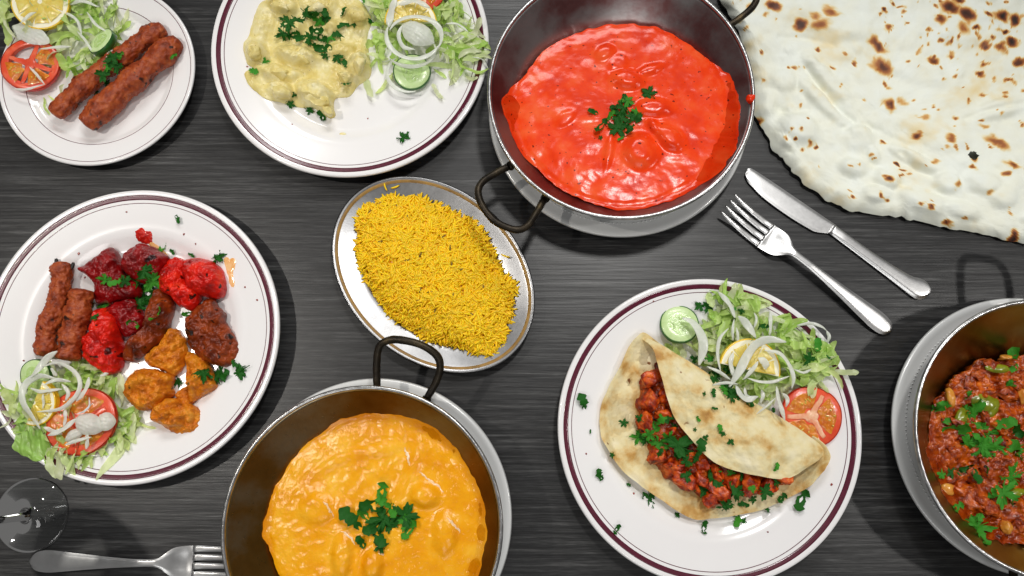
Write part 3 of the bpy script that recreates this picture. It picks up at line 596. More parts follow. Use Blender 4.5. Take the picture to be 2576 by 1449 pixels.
def knife():
    n = 90; u_ = [crom(ku[:8], 45), crom(ku[7:], 45)]; l_ = [crom(kl[:9], 45), crom(kl[8:], 45)]
    root = empty('table_knife', (*ku[7][:2], 0), 'steel table knife with a smooth round-tipped blade between fork and naan', 'knife')
    for nm, U, Lw, th, hh in (('blade', u_[0], l_[0], .0011, 0), ('handle', u_[1], l_[1], .0030, 1)):
        K = 11; a = np.linspace(0, 1, K); V, Fc = [], []
        N = len(U)
        for i in range(N):
            q = U[i][:2] * (1 - a)[:, None] + Lw[i][:2] * a[:, None]; b = 2 * a - 1
            pr = np.clip(1 - b ** 4, 0, 1) ** .5 if hh else np.clip(1 - np.abs(b) ** 8, 0, 1) * (.45 + .55 * (1 - a))
            f_ = np.interp(i / (N - 1), [0, .12, .95, 1], [.45, .8, .8, .5]) if hh else 1
            V += [np.c_[q, .0034 + th * f_ * pr], np.c_[q[::-1], .0034 - (th * f_ * pr)[::-1] * .9]]
        V = np.concatenate(V); m = 2 * K
        for i in range(N - 1):
            for j in range(m): k = (j + 1) % m; Fc.append((i * m + j, i * m + k, (i + 1) * m + k, (i + 1) * m + j))
        Fc.append(tuple(range(m - 1, -1, -1))); Fc.append(tuple((N - 1) * m + j for j in range(m)))
        part(nm, (V, Fc), 'cutlery', root, local=False)
knife()

# ------------------------------------------------------------------ wine glass
gc = W(76, 1296, .003)
gl = empty('wine_glass', (gc[0], gc[1], 0), 'clear stemmed wine glass standing beside the mixed grill plate', 'glass')
part('foot', lathe([(0, .0004), (.0312, .0004), (.0326, .0012), (.0322, .0021), (.030, .0025), (.018, .0036), (.009, .0056), (.0048, .0100), (.0042, .014)], 96), 'glass', gl)
part('stem', lathe([(.0042, .0142), (.0036, .03), (.0035, .06), (.0037, .082), (.0046, .090), (.0060, .0945)], 48), 'glass', gl)
part('bowl', lathe([(.0061, .0947), (.014, .0985), (.026, .108), (.0345, .124), (.0385, .145), (.0375, .172), (.0335, .200), (.0330, .2012), (.0326, .200), (.0365, .172), (.0374, .145), (.0335, .125), (.025, .110), (.012, .1005), (0, .0985)], 96), 'glass', gl)

# ------------------------------------------------------------------ korma with chicken
kout = [(520, -10), (440, 60), (390, 180), (360, 310), (325, 360), (325, 450), (350, 530), (405, 560), (345, 590), (330, 630), (390, 730), (500, 800), (660, 825), (760, 850), (870, 860), (960, 915), (1010, 940), (1042, 915), (1030, 850), (1040, 780), (1150, 760), (1230, 670), (1310, 610), (1330, 540), (1310, 400), (1300, 280), (1330, 150), (1300, 60), (1210, -40), (1080, -140), (800, -190), (600, -110)]
ko = jag(cw('K2', kout, .012)[:, :2], .012, 5, 110, 200)
KBp = bumps('K2', [(405, 430, 95, 85, .008), (745, 450, 190, 85, .009, 12), (590, 590, 160, 70, .008, 10), (610, 730, 110, 85, .008, 15), (880, 760, 170, 110, .009, 30), (1240, 520, 90, 110, .009), (1230, 120, 110, 90, .008), (620, 40, 160, 80, .007, 20), (900, 40, 160, 90, .006), (1000, 240, 170, 60, .005, -30), (480, 180, 90, 120, .004), (1000, 900, 45, 50, .006), (700, 230, 120, 60, .006), (1080, 400, 120, 60, .004)], .016)
def ktop(P, t): return pz('korma', P) + .0075 * (1 - t ** 5) ** .7 + .0008 + gbump(P, KBp) * 1.15 * (1 + .35 * fbm(P, 19, 3, 120)) * np.clip((1 - t) * 8, 0, 1) ** .7 + .0013 * fbm(P, 15, 5, 130) * np.clip((1 - t) * 10, .1, 1)
korma = one('korma_curry', relief(ko, 260, 80, ktop, lambda P: pz('korma', P) - .0003, skirt=1.0), 'korma', 'pale yellow creamy chicken korma spread on a white plate', 'curry')
for k, (x, y, rx, ry, a) in enumerate([(405, 435, 72, 66, 20), (745, 455, 150, 62, 12), (595, 590, 120, 52, 10), (610, 735, 92, 66, 15), (880, 765, 140, 84, 30), (1242, 520, 66, 88, 0), (1230, 120, 84, 66, 10), (620, 50, 110, 60, 20), (985, 880, 40, 52, -40), (1120, 620, 70, 50, 30), (900, 60, 110, 60, -15)]):
    p = W(*cv('K2', x, y), .022); part('chicken_chunk', blob((p[0], p[1], pz('korma', p[None, :2])[0] + .0125), (clen('K2', rx), clen('K2', ry), .0078), 600 + k, .10, 2.4, 4, -math.radians(a), cuts=8), 'korma', korma, local=False)
p = W(*cv('K2', 1102, 1068), .0135); one('sauce_drop', blob((p[0], p[1], pz('korma', p)[0]), (.0032, .0018, .0006), 2, .1), 'korma', 'tiny pale yellow drop of korma on the plate rim', 'sauce')

# ------------------------------------------------------------------ meat
def meat(name, crop, pts, z0, H, m, label, cat, group, seed, key, amp=.0022, sc=75, q=.5, e=2.6, jg=.05, segs=170, rings=44, zr=None):
    o = cw(crop, pts, (z0 + H * .5) if zr is None else zr)[:, :2]; o = jag(o, jg, seed, 130, 160)
    def top(P, t):
        tt = np.clip(t, 0, 1)
        rid = 1 - np.abs(fbm(P, seed + 31, 3, sc * .8))
        return z0 + H * (.20 + .80 * (1 - tt ** e) ** q) * (1 + .26 * fbm(P, seed + 3, 3, 45)) + amp * fbm(P, seed, 4, sc) * (1 - .5 * tt ** 6) + amp * 1.3 * (rid - .7) * (1 - tt ** 4) + amp * .55 * fbm(P, seed + 51, 3, sc * 4)
    return one(name, relief(o, segs, rings, top, lambda P: np.full(len(P), z0), skirt=.93), m, label, cat, group)
def seekh(crop, pts, rpx, zc, label, seed, group, endk=.75):
    p = crom(cw(crop, pts, zc), 110); s = np.linspace(0, 1, 110); R = clen(crop, rpx)
    endf = np.clip(np.minimum(s, 1 - s) / .09, 0, 1); rad = R * (.42 + .58 * np.sqrt(1 - (1 - endf) ** 2)) * (1 + .10 * np.sin(s * 21 + seed) + .07 * fbm(np.c_[s, s * 0, s * 0], seed, 3, 6))
    rad[0] *= .5; rad[-1] *= .5
    v, f = tube(p, rad, 56, .92)
    dv = v - np.repeat(p, 56, 0); nr = dv / (np.linalg.norm(dv, axis=1)[:, None] + 1e-9)
    v = v + nr * (.0010 * fbm(v, seed, 4, 130) + .0011 * fbm(v, seed + 7, 3, 420))[:, None]
    lo_ = np.percentile(v[:, 2], 4); v[:, 2] = np.maximum(v[:, 2], lo_)
    return one('seekh_kebab', (v, f), 'seekh', label, 'kebab', group)
seekh('K1', [(705, 1040), (820, 925), (980, 780), (1150, 620), (1330, 470), (1480, 325)], 108, .0175, 'longer reddish-brown minced meat kebab bare along its outer side on the side plate', 3, 'seekh kebabs')
seekh('K1', [(440, 950), (560, 835), (720, 690), (880, 560), (1080, 420), (1230, 310), (1360, 225)], 88, .0165, 'slightly thinner darker meat kebab touching the cucumber on the side plate', 8, 'seekh kebabs')
seekh('K5', [(292, 368), (292, 470), (268, 580), (226, 690), (212, 815)], 49, .0175, 'knobbly brown meat kebab lying at the outer edge of the mixed grill', 13, 'seekh kebabs')
seekh('K5', [(395, 495), (372, 600), (345, 710), (320, 835)], 57, .0195, 'shorter thick brown meat kebab next to the bright red chicken on the mixed grill', 19, 'seekh kebabs')
for (x, y, a, L) in ((345, 385, 80, .008), (215, 592, 60, .007), (268, 362, 100, .006)):
    p = W(*cv('K5', x, y), .018); v, f = blob(p, (L * .5, .0016, .0014), 3, .3, 2, 2, math.radians(a)); one('charred_scrap', (v, f), 'char', 'small black charred scrap clinging to a brown kebab end', 'food', 'charred scraps on the mixed grill kebabs')

ZP = .0068
meat('lamb_tikka', 'K5', [(378, 398), (440, 350), (515, 293), (555, 330), (575, 395), (600, 430), (655, 470), (648, 525), (560, 548), (450, 560), (438, 490), (420, 440)], ZP, .020, 'lamb', 'angular dark red grilled lamb piece with a pointed corner next to a brown kebab', 'meat', 'dark red lamb pieces', 101, 'platter')
meat('lamb_tikka', 'K5', [(572, 370), (600, 320), (650, 282), (690, 275), (740, 300), (792, 345), (765, 400), (740, 435), (690, 475), (640, 455), (600, 430)], ZP, .022, 'lamb', 'rounded shiny dark red lamb piece beside the oily red smear', 'meat', 'dark red lamb pieces', 107, 'platter')
meat('lamb_tikka', 'K5', [(505, 580), (560, 552), (640, 540), (682, 600), (692, 680), (640, 712), (580, 716), (540, 640)], ZP, .016, 'lamb', 'low dark red lamb piece tucked between red chicken and brown chicken', 'meat', 'dark red lamb pieces', 113, 'platter')
meat('chicken_tikka', 'K5', [(755, 420), (790, 350), (850, 343), (890, 380), (905, 470), (955, 520), (905, 592), (850, 572), (800, 525), (753, 490)], ZP, .020, 'tikka', 'bright red chicken piece with dark creases against the round lamb piece', 'meat', 'bright red chicken pieces', 121, 'platter', amp=.003)
meat('chicken_tikka', 'K5', [(870, 352), (960, 343), (1040, 385), (1064, 450), (1060, 512), (1025, 537), (960, 527), (900, 500), (878, 450), (855, 400)], ZP, .024, 'tikka', 'smooth plump bright red chicken piece beside the orange oil splash', 'meat', 'bright red chicken pieces', 127, 'platter', amp=.0022, jg=.04)
meat('chicken_tikka', 'K5', [(455, 590), (520, 588), (560, 640), (567, 720), (577, 800), (562, 880), (500, 897), (440, 862), (393, 820), (385, 730), (430, 680)], ZP, .024, 'tikka', 'tall folded bright red chicken piece beside the shredded salad', 'meat', 'bright red chicken pieces', 133, 'platter', amp=.003)
meat('tandoori_chicken', 'K5', [(930, 570), (1000, 533), (1040, 580), (1066, 600), (1065, 640), (1100, 700), (1140, 790), (1130, 820), (1085, 860), (990, 850), (920, 800), (880, 740), (878, 640)], ZP, .021, 'brown_chicken', 'large wrinkled dark brown chicken piece beside whole coriander leaves', 'meat', 'brown chicken pieces', 141, 'platter', amp=.003)
meat('tandoori_chicken', 'K5', [(720, 500), (780, 498), (822, 560), (803, 650), (780, 720), (700, 790), (620, 832), (573, 820), (600, 760), (650, 720), (680, 650), (735, 580)], ZP, .020, 'brown_chicken', 'long curved brown chicken strip in the middle of the mixed grill', 'meat', 'brown chicken pieces', 147, 'platter', amp=.003)
PKG = 'fried orange pakoras'
meat('pakora', 'K5', [(690, 805), (760, 742), (800, 678), (860, 708), (882, 760), (852, 880), (800, 897), (740, 872), (700, 852)], ZP, .016, 'pakora', 'golden orange pakora partly under the curved brown chicken strip', 'pakora', PKG, 151, 'platter', amp=.003, jg=.07)
meat('pakora', 'K5', [(880, 795), (940, 810), (990, 850), (1022, 930), (1020, 970), (960, 1000), (905, 1032), (890, 960), (879, 880)], ZP, .015, 'pakora', 'long orange pakora running out from under the big brown chicken', 'pakora', PKG, 157, 'platter', amp=.003, jg=.06)
meat('pakora', 'K5', [(585, 980), (608, 900), (680, 870), (760, 880), (812, 920), (803, 1000), (750, 1050), (690, 1077), (620, 1052)], ZP, .023, 'pakora', 'round knobbly orange pakora touching the shredded lettuce', 'pakora', PKG, 163, 'platter', amp=.0032, jg=.06)
meat('pakora', 'K5', [(705, 1095), (740, 1030), (800, 1008), (860, 1020), (930, 1058), (952, 1110), (940, 1160), (880, 1188), (800, 1172), (740, 1130)], ZP, .019, 'pakora', 'flat ragged orange pakora on the bare part of the mixed grill plate', 'pakora', PKG, 169, 'platter', amp=.0034, jg=.09)
meat('pakora', 'K5', [(825, 1000), (885, 955), (908, 1030), (895, 1060), (850, 1040)], ZP, .012, 'pakora', 'small brown crumb of pakora joining two larger pakoras', 'pakora', PKG, 173, 'platter', amp=.003, jg=.09, segs=90, rings=24)

def smear(name, crop, pts, z, h, m, label, seed, key, jg=.12):
    o = jag(cw(crop, pts, z)[:, :2], jg, seed, 260, 140)
    return one(name, relief(o, 120, 16, lambda P, t: pz(key, P) + .0002 + h * (1 - t ** 3) * (.7 + .5 * fbm(P, seed, 3, 300)), lambda P: pz(key, P) - .0002, skirt=1.0), m, label, 'sauce')
smear('sauce_smear', 'K5', [(645, 225), (680, 210), (715, 225), (720, 258), (695, 272), (655, 262)], .0125, .0016, 'red_drop', 'dark red sauce blot on plate above the round lamb piece', 3, 'platter', .18)
smear('oil_smear', 'K5', [(690, 265), (720, 268), (765, 305), (800, 350), (780, 360), (730, 310)], .0125, .0004, 'oil', 'orange oil streak running from the red blot to the red chicken', 6, 'platter', .1)
smear('oil_smear', 'K5', [(1068, 360), (1100, 350), (1125, 372), (1110, 420), (1115, 465), (1095, 478), (1085, 430)], .0135, .0003, 'oil', 'pale orange oil splash on plate beside the plump red chicken', 9, 'platter', .14)

# ------------------------------------------------------------------ salad pieces
def ring_disc(R, z0, z1, r_in=0, n=72, wob=0, seed=0, el=1.0):
    """flat-topped disc or ring with soft edges"""
    b = min(.0006, (z1 - z0) * .3)
    if r_in: pr = [(r_in, z0), (R - b, z0), (R, z0 + b), (R, z1 - b), (R - b, z1), (r_in + b, z1), (r_in, z1 - b), (r_in, z0)]
    else: pr = [(0, z0), (R - b, z0), (R, z0 + b), (R, z1 - b), (R - b, z1), (R * .6, z1), (0, z1)]
    v, f = lathe(pr, n)
    if wob: v[:, :2] *= (1 + wob * fbm(np.c_[v[:, :2] / (np.linalg.norm(v[:, :2], axis=1)[:, None] + 1e-6), v[:, 2] * 0], seed, 2, 1.3))[:, None]
    v[:, 1] *= el
    return v, f
def cucumber(loc, R, label, rot=(0, 0, 0), th=.0045, seed=1):
    root = empty('cucumber_slice', loc, label, 'cucumber', 'cucumber slices', rot)
    part('flesh', ring_disc(R * .945, .0002, th, 0, 64, .02, seed), 'cuke_flesh', root)
    part('rind', ring_disc(R, 0, th - .0003, R * .93, 64, .02, seed), 'cuke_rind', root)
    part('core', relief(np.array([(R * .55 * math.cos(a) * (1 + .10 * math.cos(3 * a)), R * .55 * math.sin(a) * (1 + .10 * math.cos(3 * a))) for a in np.linspace(0, 2 * np.pi, 25)[:-1]]), 60, 8, lambda P, t: th + .00025 + .0002 * fbm(P, seed, 3, 500) * (1 - t), lambda P: np.full(len(P), th - .0004)), 'cuke_core', root)
    sd = []
    for k in range(3):
        for j in range(5):
            a = k * 2.094 + .5 + (j - 2) * .2; r = R * (.26 + .05 * abs(j - 2)); sd.append(blob((r * math.cos(a), r * math.sin(a), th + .0003), (R * .10, R * .035, .0005), j, .1, 2, 1, a))
    for s_ in sd: part('seed', s_, 'cuke_flesh', root)
def tomato(loc, R, label, rot=(0, 0, 0), th=.005, pockets=3, seed=1, el=1.0, start=.3, core='tom_core', open_=False):
    root = empty('tomato_slice', loc, label, 'tomato', 'tomato slices', rot)
    part('skin', ring_disc(R, 0, th - .0004, R * .965, 80, .03, seed, el), 'tom_skin', root)
    if open_: part('flesh', ring_disc(R * .97, .0002, th, R * .72, 80, .03, seed, el), 'tom_flesh', root)
    else: part('flesh', ring_disc(R * .97, .0002, th, 0, 80, .03, seed, el), 'tom_flesh', root)
    st = []
    for k in range(pockets):
        a0 = start + k * 2 * np.pi / pockets; a1 = a0 + 2 * np.pi / pockets; gap = .26
        aa = np.linspace(a0 + gap, a1 - gap, 9)
        o = [(R * .80 * math.cos(a), R * .80 * math.sin(a) * el) for a in aa] + [(R * .30 * math.cos(a), R * .30 * math.sin(a) * el) for a in (aa[-1] - .05, (a0 + a1) / 2, aa[0] + .05)]
        if open_ and k == 0: continue
        part('seed_pocket', relief(jag(np.array(o), .06, seed + k, 150, 60), 60, 12, lambda P, t: th + .0004 + .0006 * (1 - t ** 4) + .0005 * fbm(P, seed + k, 3, 420) * (1 - t ** 4), lambda P: np.full(len(P), th - .001)), 'tom_gel', root)
        mid = (a0 + a1) / 2
        for q_ in range(6):
            aq, rq = mid + random.uniform(-.6, .6) * (a1 - a0) * .35, R * random.uniform(.48, .74)
            part('seed', blob((rq * math.cos(aq), rq * math.sin(aq) * el, th + .0012), (R * .05, R * .026, .0005), q_, .1, 2, 1, aq), 'lemon_flesh', root)
    arms = [blob((0, 0, th - .0002), (R * .22, R * .2 * el, .0010), seed, .2, 2, 3)]
    for k in range(pockets):
        a = start + k * 2 * np.pi / pockets; s = np.linspace(0, 1, 14); q = np.c_[s * R * .78 * math.cos(a), s * R * .78 * math.sin(a) * el, np.full(14, th + .0001)]; q[:, :2] += .0006 * np.c_[fbm(q, k, 2, 300), fbm(q, k + 3, 2, 300)]
        arms.append(tube(q, R * (.12 - .05 * s), 8, .12))
    part('core', join(arms), core, root)
def lemon(loc, R, label, rot=(0, 0, 0), th=.0055, full=True, seed=1):
    root = empty('lemon_slice' if full else 'lemon_wedge', loc, label, 'lemon', 'lemon slices', rot)
    n = 9; a0, a1 = (0, 2 * np.pi) if full else (0, np.pi)
    def sector(r0, r1, z0, z1):
        a = np.linspace(a0, a1, 61 if not full else 81); V, Fc = [], []
        for t in a:
            for r, z in ((r0, z0), (r1, z0 + .0004), (r1, z1 - .0004), (r0, z1)): V.append((r * math.cos(t), r * math.sin(t), z))
        for i in range(len(a) - 1):
            for j in range(4): k = (j + 1) % 4; Fc.append((4 * i + j, 4 * i + k, 4 * i + 4 + k, 4 * i + 4 + j))
        if not full: Fc.append((0, 1, 2, 3)); Fc.append(tuple(4 * (len(a) - 1) + j for j in (3, 2, 1, 0)))
        return np.array(V), Fc
    part('rind', sector(R * .955, R, 0, th - .0004), 'lemon_rind', root, smooth_=False)
    part('pith', sector(.0004, R * .958, .0003, th - .0002), 'lemon_pith', root, smooth_=False)
    m_ = n if full else 5
    for k in range(m_):
        b0 = a0 + (a1 - a0) * k / m_ + .035; b1 = a0 + (a1 - a0) * (k + 1) / m_ - .035; aa = np.linspace(b0, b1, 7); bm_ = (b0 + b1) / 2
        o = [(R * .80 * math.cos(a), R * .80 * math.sin(a)) for a in aa] + [(R * .07 * math.cos(bm_), R * .07 * math.sin(bm_))]
        part('segment', relief(crom(np.array(o), 40, True), 48, 8, lambda P, t: th + .0006 * (1 - t ** 4) + .0003 * fbm(P, seed + k, 3, 420) * (1 - t), lambda P: np.full(len(P), th - .001)), 'lemon_flesh', root)
    return root

LT = [(.88, .98, .68), (.96, 1, .86), (.70, .90, .36), (.80, .97, .48), (1, 1, .95), (.92, 1, .62), (.58, .82, .26)]
def lettuce(crop, pts, key, count, height, label, seed, zr=.018, extra=(), lng=(.014, .042)):
    R = np.random.default_rng(seed); o = cw(crop, pts, zr)[:, :2]; oc = o.mean(0); lo, hi = o.min(0), o.max(0); lst, tn = [], []; k = 0
    def shred(p, yaw, L, w, col, h, tw, bend):
        n = 12; s = np.linspace(-.5, .5, n); ang = yaw + bend * s; st = np.c_[np.cos(ang), np.sin(ang)] * (L / n); xy = np.cumsum(st, 0); xy = xy - xy.mean(0) + p[:2]
        z = h + .0022 * np.sin(s * R.uniform(4, 11) + R.uniform(0, 6)) + .0015 * R.normal() * s * 2
        z = np.maximum(z, pz(key, xy) + .0006); roll = tw * s + R.normal() * .35
        tg = np.c_[np.cos(ang), np.sin(ang)]; sd = np.c_[-tg[:, 1], tg[:, 0]]; V = []
        ww = w * np.clip(1.15 - (2 * np.abs(s)) ** 4, .2, 1) * (1 + .25 * R.normal(size=n) * .5)
        for a in (-1, -.33, .33, 1):
            cr = np.cos(roll) * a * ww / 2; zz = z + np.sin(roll) * a * ww / 2 + .16 * w * a * a; q = xy + sd * cr[:, None]
            zz = np.maximum(zz, pz(key, q) + .0004); V.append(np.c_[q, zz])
        V = np.stack(V, 1).reshape(-1, 3); Fc = [(4 * i + j, 4 * i + j + 1, 4 * i + 5 + j, 4 * i + 4 + j) for i in range(n - 1) for j in range(3)]
        lst.append((V, Fc)); f_ = R.uniform(.88, 1.05); tn.append(np.tile(np.array(col) * f_, (len(V), 1)))
    while k < count:
        p = R.uniform(lo, hi, (1, 2))
        if not inside(p, o)[0]: continue
        t = tpar(p, o, oc)[0]; h = pz(key, p)[0] + .001 + R.uniform(.0, 1) ** .7 * height * (1 - .65 * t ** 2)
        shred(p[0], R.uniform(0, 6.28), R.uniform(*lng), R.uniform(.0028, .0080), LT[R.integers(len(LT))], h, R.normal() * 1.2, R.normal() * 1.1); k += 1
    for (x, y, a, Lp, wp, ci) in extra:
        p = W(*cv(crop, x, y), .016); shred(p[:2], -math.radians(a), clen(crop, Lp), clen(crop, wp), LT[ci], pz(key, p[None, :2])[0] + .0022, .3, .5)
    v, f = join(lst); return one('shredded_lettuce', (v, f), 'lettuce', label, 'lettuce', kind='stuff', tint=np.concatenate(tn))
def leaf_piece(crop, pts, z, key, col, label, seed, amp=.0022, tilt=0):
    o = jag(cw(crop, pts, z)[:, :2], .05, seed, 180, 120); c = o.mean(0)
    def top(P, t): return np.maximum(z + amp * fbm(P, seed, 3, 80) + .0012 * np.sin(P[:, 0] * 700 + P[:, 1] * 160) + tilt * (P[:, 0] - c[0]), pz(key, P) + .0008)
    v, f = relief(o, 120, 24, top, lambda P: top(P, np.ones(len(P))) - .0005, skirt=1.0); v[-1, 2] = v[0, 2] - .0005
    f = [q for q in f if (len(v) - 1) not in q]
    return one('lettuce_leaf', (v, f), 'lettuce', label, 'lettuce', tint=np.tile(col, (len(v), 1)) * (1 + .16 * fbm(v, seed + 5, 3, 160))[:, None])
def onion(crop, pts, w, z, label, group, arch=.003, t=.42, roll=0., n=40, taper=.55):
    zz = np.full(len(pts), z); p = crom(cw(crop, pts, z), n); s = np.linspace(0, 1, n); p[:, 2] += arch * np.sin(np.pi * s) + .0004 * np.sin(9 * s + p[0, 0] * 900)
    r = clen(crop, w) * .40 * np.clip(np.minimum(s, 1 - s) / .28, .06, 1) ** taper
    v, f = tube(p, r, 12, np.clip(.00055 / (r + 1e-6), .14, .8), roll=roll + .5 * np.sin(5 * s + p[0, 0] * 700))
    return one('onion_strip', (v, f), 'onion', label, 'onion', group)
def petal(crop, x, y, rx, ry, z, rot, label, group, seed, H=.006):
    p = W(*cv(crop, x, y), z); a, b = clen(crop, rx), clen(crop, ry); th = np.linspace(0, 2 * np.pi, 29)[:-1]
    q = np.c_[a * np.cos(th) * 1.08, b * np.sin(th) * np.abs(np.sin(th)) ** .35]; ca, sa = math.cos(-math.radians(rot)), math.sin(-math.radians(rot))
    rm = np.array([[ca, sa], [-sa, ca]]); o = jag(q @ rm + p[:2], .05, seed, 160, 90)
    def top(P, t):
        l = (P - p[:2]) @ rm.T; return z + H * .75 * (1 - t ** 2.2) ** .8 + .00014 * np.sin(l[:, 1] * 1900 + 60 * l[:, 0]) * (1 - t ** 4) + .0006 * fbm(P, seed, 3, 160) - .0012 * (l[:, 0] / a) ** 2
    return one('onion_petal', relief(o, 100, 26, top, lambda P: np.full(len(P), z - .0012)), 'onion', label, 'onion', group)

# --- salad on the side plate
lettuce('K1', [(-60, 120), (60, 10), (250, -90), (600, -130), (880, -40), (960, 120), (1010, 330), (870, 520), (700, 620), (560, 700), (470, 560), (430, 420), (300, 300), (60, 270)], 'small', 120, .012, 'pale green shredded lettuce heaped under the lemon slice on the side plate', 31, zr=.016,
        extra=[(340, 850, 70, 190, 22, 3), (420, 800, 30, 200, 18, 5), (470, 730, 100, 160, 26, 4), (20, 130, 10, 150, 50, 6), (60, 190, -20, 160, 60, 3)])
p = W(*cv('K1', 262, 540), .014); tomato((p[0], p[1], .0125), clen('K1', 248), 'open-pocketed tomato slice overhanging the inner line of the side plate', (math.radians(4), math.radians(5), .4), pockets=4, seed=2, el=1.0, start=.9, core='tom_flesh', open_=True)
p = W(*cv('K1', 345, 25), .022); lemon((p[0], p[1], .0205), clen('K1', 248), 'thick round lemon slice on the lettuce of the side plate', (math.radians(10), math.radians(4), .3), th=.006, seed=2)
p = W(*cv('K1', 862, 358), .020); cucumber((p[0], p[1], .0165), clen('K1', 136), 'tilted cucumber slice leaning against the thinner kebab on the side plate', (math.radians(-22), math.radians(-20), .3), th=.007, seed=2)
g1 = 'onion on the side plate'
petal('K1', 250, 280, 175, 85, .0205, 25, 'broad translucent onion petal between lemon and tomato on the side plate', None, 3, .003)
for pts, w, z in ([(330, 405), (470, 400), (590, 385)], 36, .021), ([(640, 260), (720, 350), (790, 470)], 30, .020), ([(850, 540), (900, 460), (960, 400)], 26, .022), ([(95, 740), (230, 745), (370, 700)], 26, .0195), ([(245, 555), (310, 620), (370, 700)], 30, .0195), ([(720, 100), (800, 210), (900, 270)], 34, .020), ([(500, 90), (640, 170), (680, 300)], 34, .020), ([(170, 200), (230, 150), (300, 100)], 36, .029), ([(560, 40), (700, 20), (820, 60)], 40, .021), ([(960, 330), (1040, 380), (1010, 450)], 50, .017):
    onion('K1', pts, w, z, 'thin curved strip of white onion in the side plate salad', g1, arch=.002)

# --- salad on the korma plate
lettuce('K2', [(1350, -60), (1320, 120), (1300, 300), (1330, 430), (1420, 520), (1520, 480), (1560, 330), (1700, 250), (1850, 300), (1860, 500), (1850, 620), (1980, 640), (2120, 640), (2200, 560), (2200, 400), (2180, 250), (2080, 100), (2000, -60), (1700, -120)], 'korma', 150, .014, 'pale green shredded lettuce under onion rings beside the korma', 37, zr=.018,
        extra=[(1310, 690, 70, 230, 60, 1), (1440, 650, -50, 260, 40, 5), (1870, 740, 60, 200, 40, 4), (2150, 650, 10, 120, 36, 4), (2210, 280, 60, 190, 26, 4), (2060, 440, -30, 160, 60, 4), (2040, 530, 20, 180, 70, 1)])
p = W(*cv('K2', 1755, -75), .020); tomato((p[0], p[1], .021), clen('K2', 200), 'tomato slice leaning behind the onion rings beside the korma', (math.radians(8), 0, .2), seed=5, start=.5)
p = W(*cv('K2', 1655, 190), .022); lemon((p[0], p[1], .020), clen('K2', 225), 'lemon wedge half hidden under onion beside the korma', (math.radians(6), math.radians(8), math.radians(5)), full=False, seed=4)
p = W(*cv('K2', 1665, 580), .014); cucumber((p[0], p[1], .0115), clen('K2', 162), 'flat cucumber slice ringed by onion beside the korma', (math.radians(4), 0, .5), seed=3)
g2 = 'onion rings on the korma plate'
petal('K2', 1710, 270, 150, 105, .030, 30, 'domed glossy white onion heart on the salad beside the korma', None, 6, .008)
def rarc(cx, cy, rx, ry, a0, a1, n=14): return [(cx + rx * math.cos(math.radians(a)), cy + ry * math.sin(math.radians(a))) for a in np.linspace(a0, a1, n)]
for pts, w, z in (rarc(1690, 300, 215, 165, 200, 395), 62, .033), (rarc(1685, 280, 225, 195, 20, 205), 60, .029), (rarc(1660, 400, 195, 140, -20, 150), 44, .024), (rarc(1640, 590, 175, 150, 70, 235), 46, .018), ([(1480, 220), (1500, 90), (1540, -20)], 90, .030), ([(1560, 40), (1680, 10), (1810, 60)], 70, .032), ([(1940, 190), (2040, 200), (2120, 260)], 30, .024), ([(1590, 200), (1560, 290), (1600, 380), (1690, 400)], 46, .031), ([(2140, 460), (2230, 480), (2285, 560)], 16, .024):
    onion('K2', pts, w, z, 'curved white onion ring piece in the salad beside the korma', g2, arch=.001)

# --- salad on the mixed grill plate
lettuce('M5', [(110, 520), (250, 400), (480, 260), (740, 190), (950, 240), (1100, 310), (1230, 400), (1360, 690), (1300, 920), (1130, 980), (960, 1080), (800, 1130), (640, 1120), (520, 1060), (440, 900), (200, 760)], 'platter', 150, .012, 'pale green shredded lettuce under tomato and onion on the mixed grill plate', 43, zr=.018,
        extra=[(560, 1180, 70, 340, 70, 1), (650, 1190, 80, 330, 80, 4), (720, 1180, 60, 300, 60, 0), (510, 1180, 60, 240, 14, 6), (1280, 860, 60, 330, 60, 1), (1420, 800, 20, 260, 26, 5), (130, 760, -50, 230, 20, 4), (890, 1150, -30, 130, 44, 3), (820, 1180, 60, 160, 26, 5)])
leaf_piece('M5', [(180, 740), (300, 735), (420, 850), (485, 990), (470, 1080), (390, 1165), (250, 1110), (145, 1040), (165, 900)], .021, 'platter', (.52, .80, .26), 'broad green lettuce leaf hanging over the mixed grill plate edge', 5)
leaf_piece('M5', [(1200, 930), (1265, 980), (1240, 1080), (1160, 1180), (1050, 1290), (985, 1350), (1020, 1230), (1090, 1120)], .0165, 'platter', (.93, .98, .78), 'whitish wedge-shaped lettuce rib lying across the mixed grill plate band', 7)
p = W(*cv('M5', 370, 300), .016); cucumber((p[0], p[1], .0145), clen('M5', 165), 'cucumber slice mostly covered by onion rings on the mixed grill plate', (math.radians(8), math.radians(-8), .2), seed=5)
p = W(*cv('M5', 815, 765), .020); tomato((p[0], p[1], .0185), clen('M5', 345), 'large tomato slice topped with onion chunks on the mixed grill plate', (0, math.radians(3), .3), seed=9, el=.94, start=.2, core='tom_flesh')
p = W(*cv('M5', 390, 570), .022); lemon((p[0], p[1], .0215), clen('M5', 225), 'lemon wedge under onion rings on the mixed grill plate', (math.radians(4), math.radians(10), math.radians(-112)), th=.007, full=False, seed=7)
g3 = 'onion strips on the mixed grill plate'
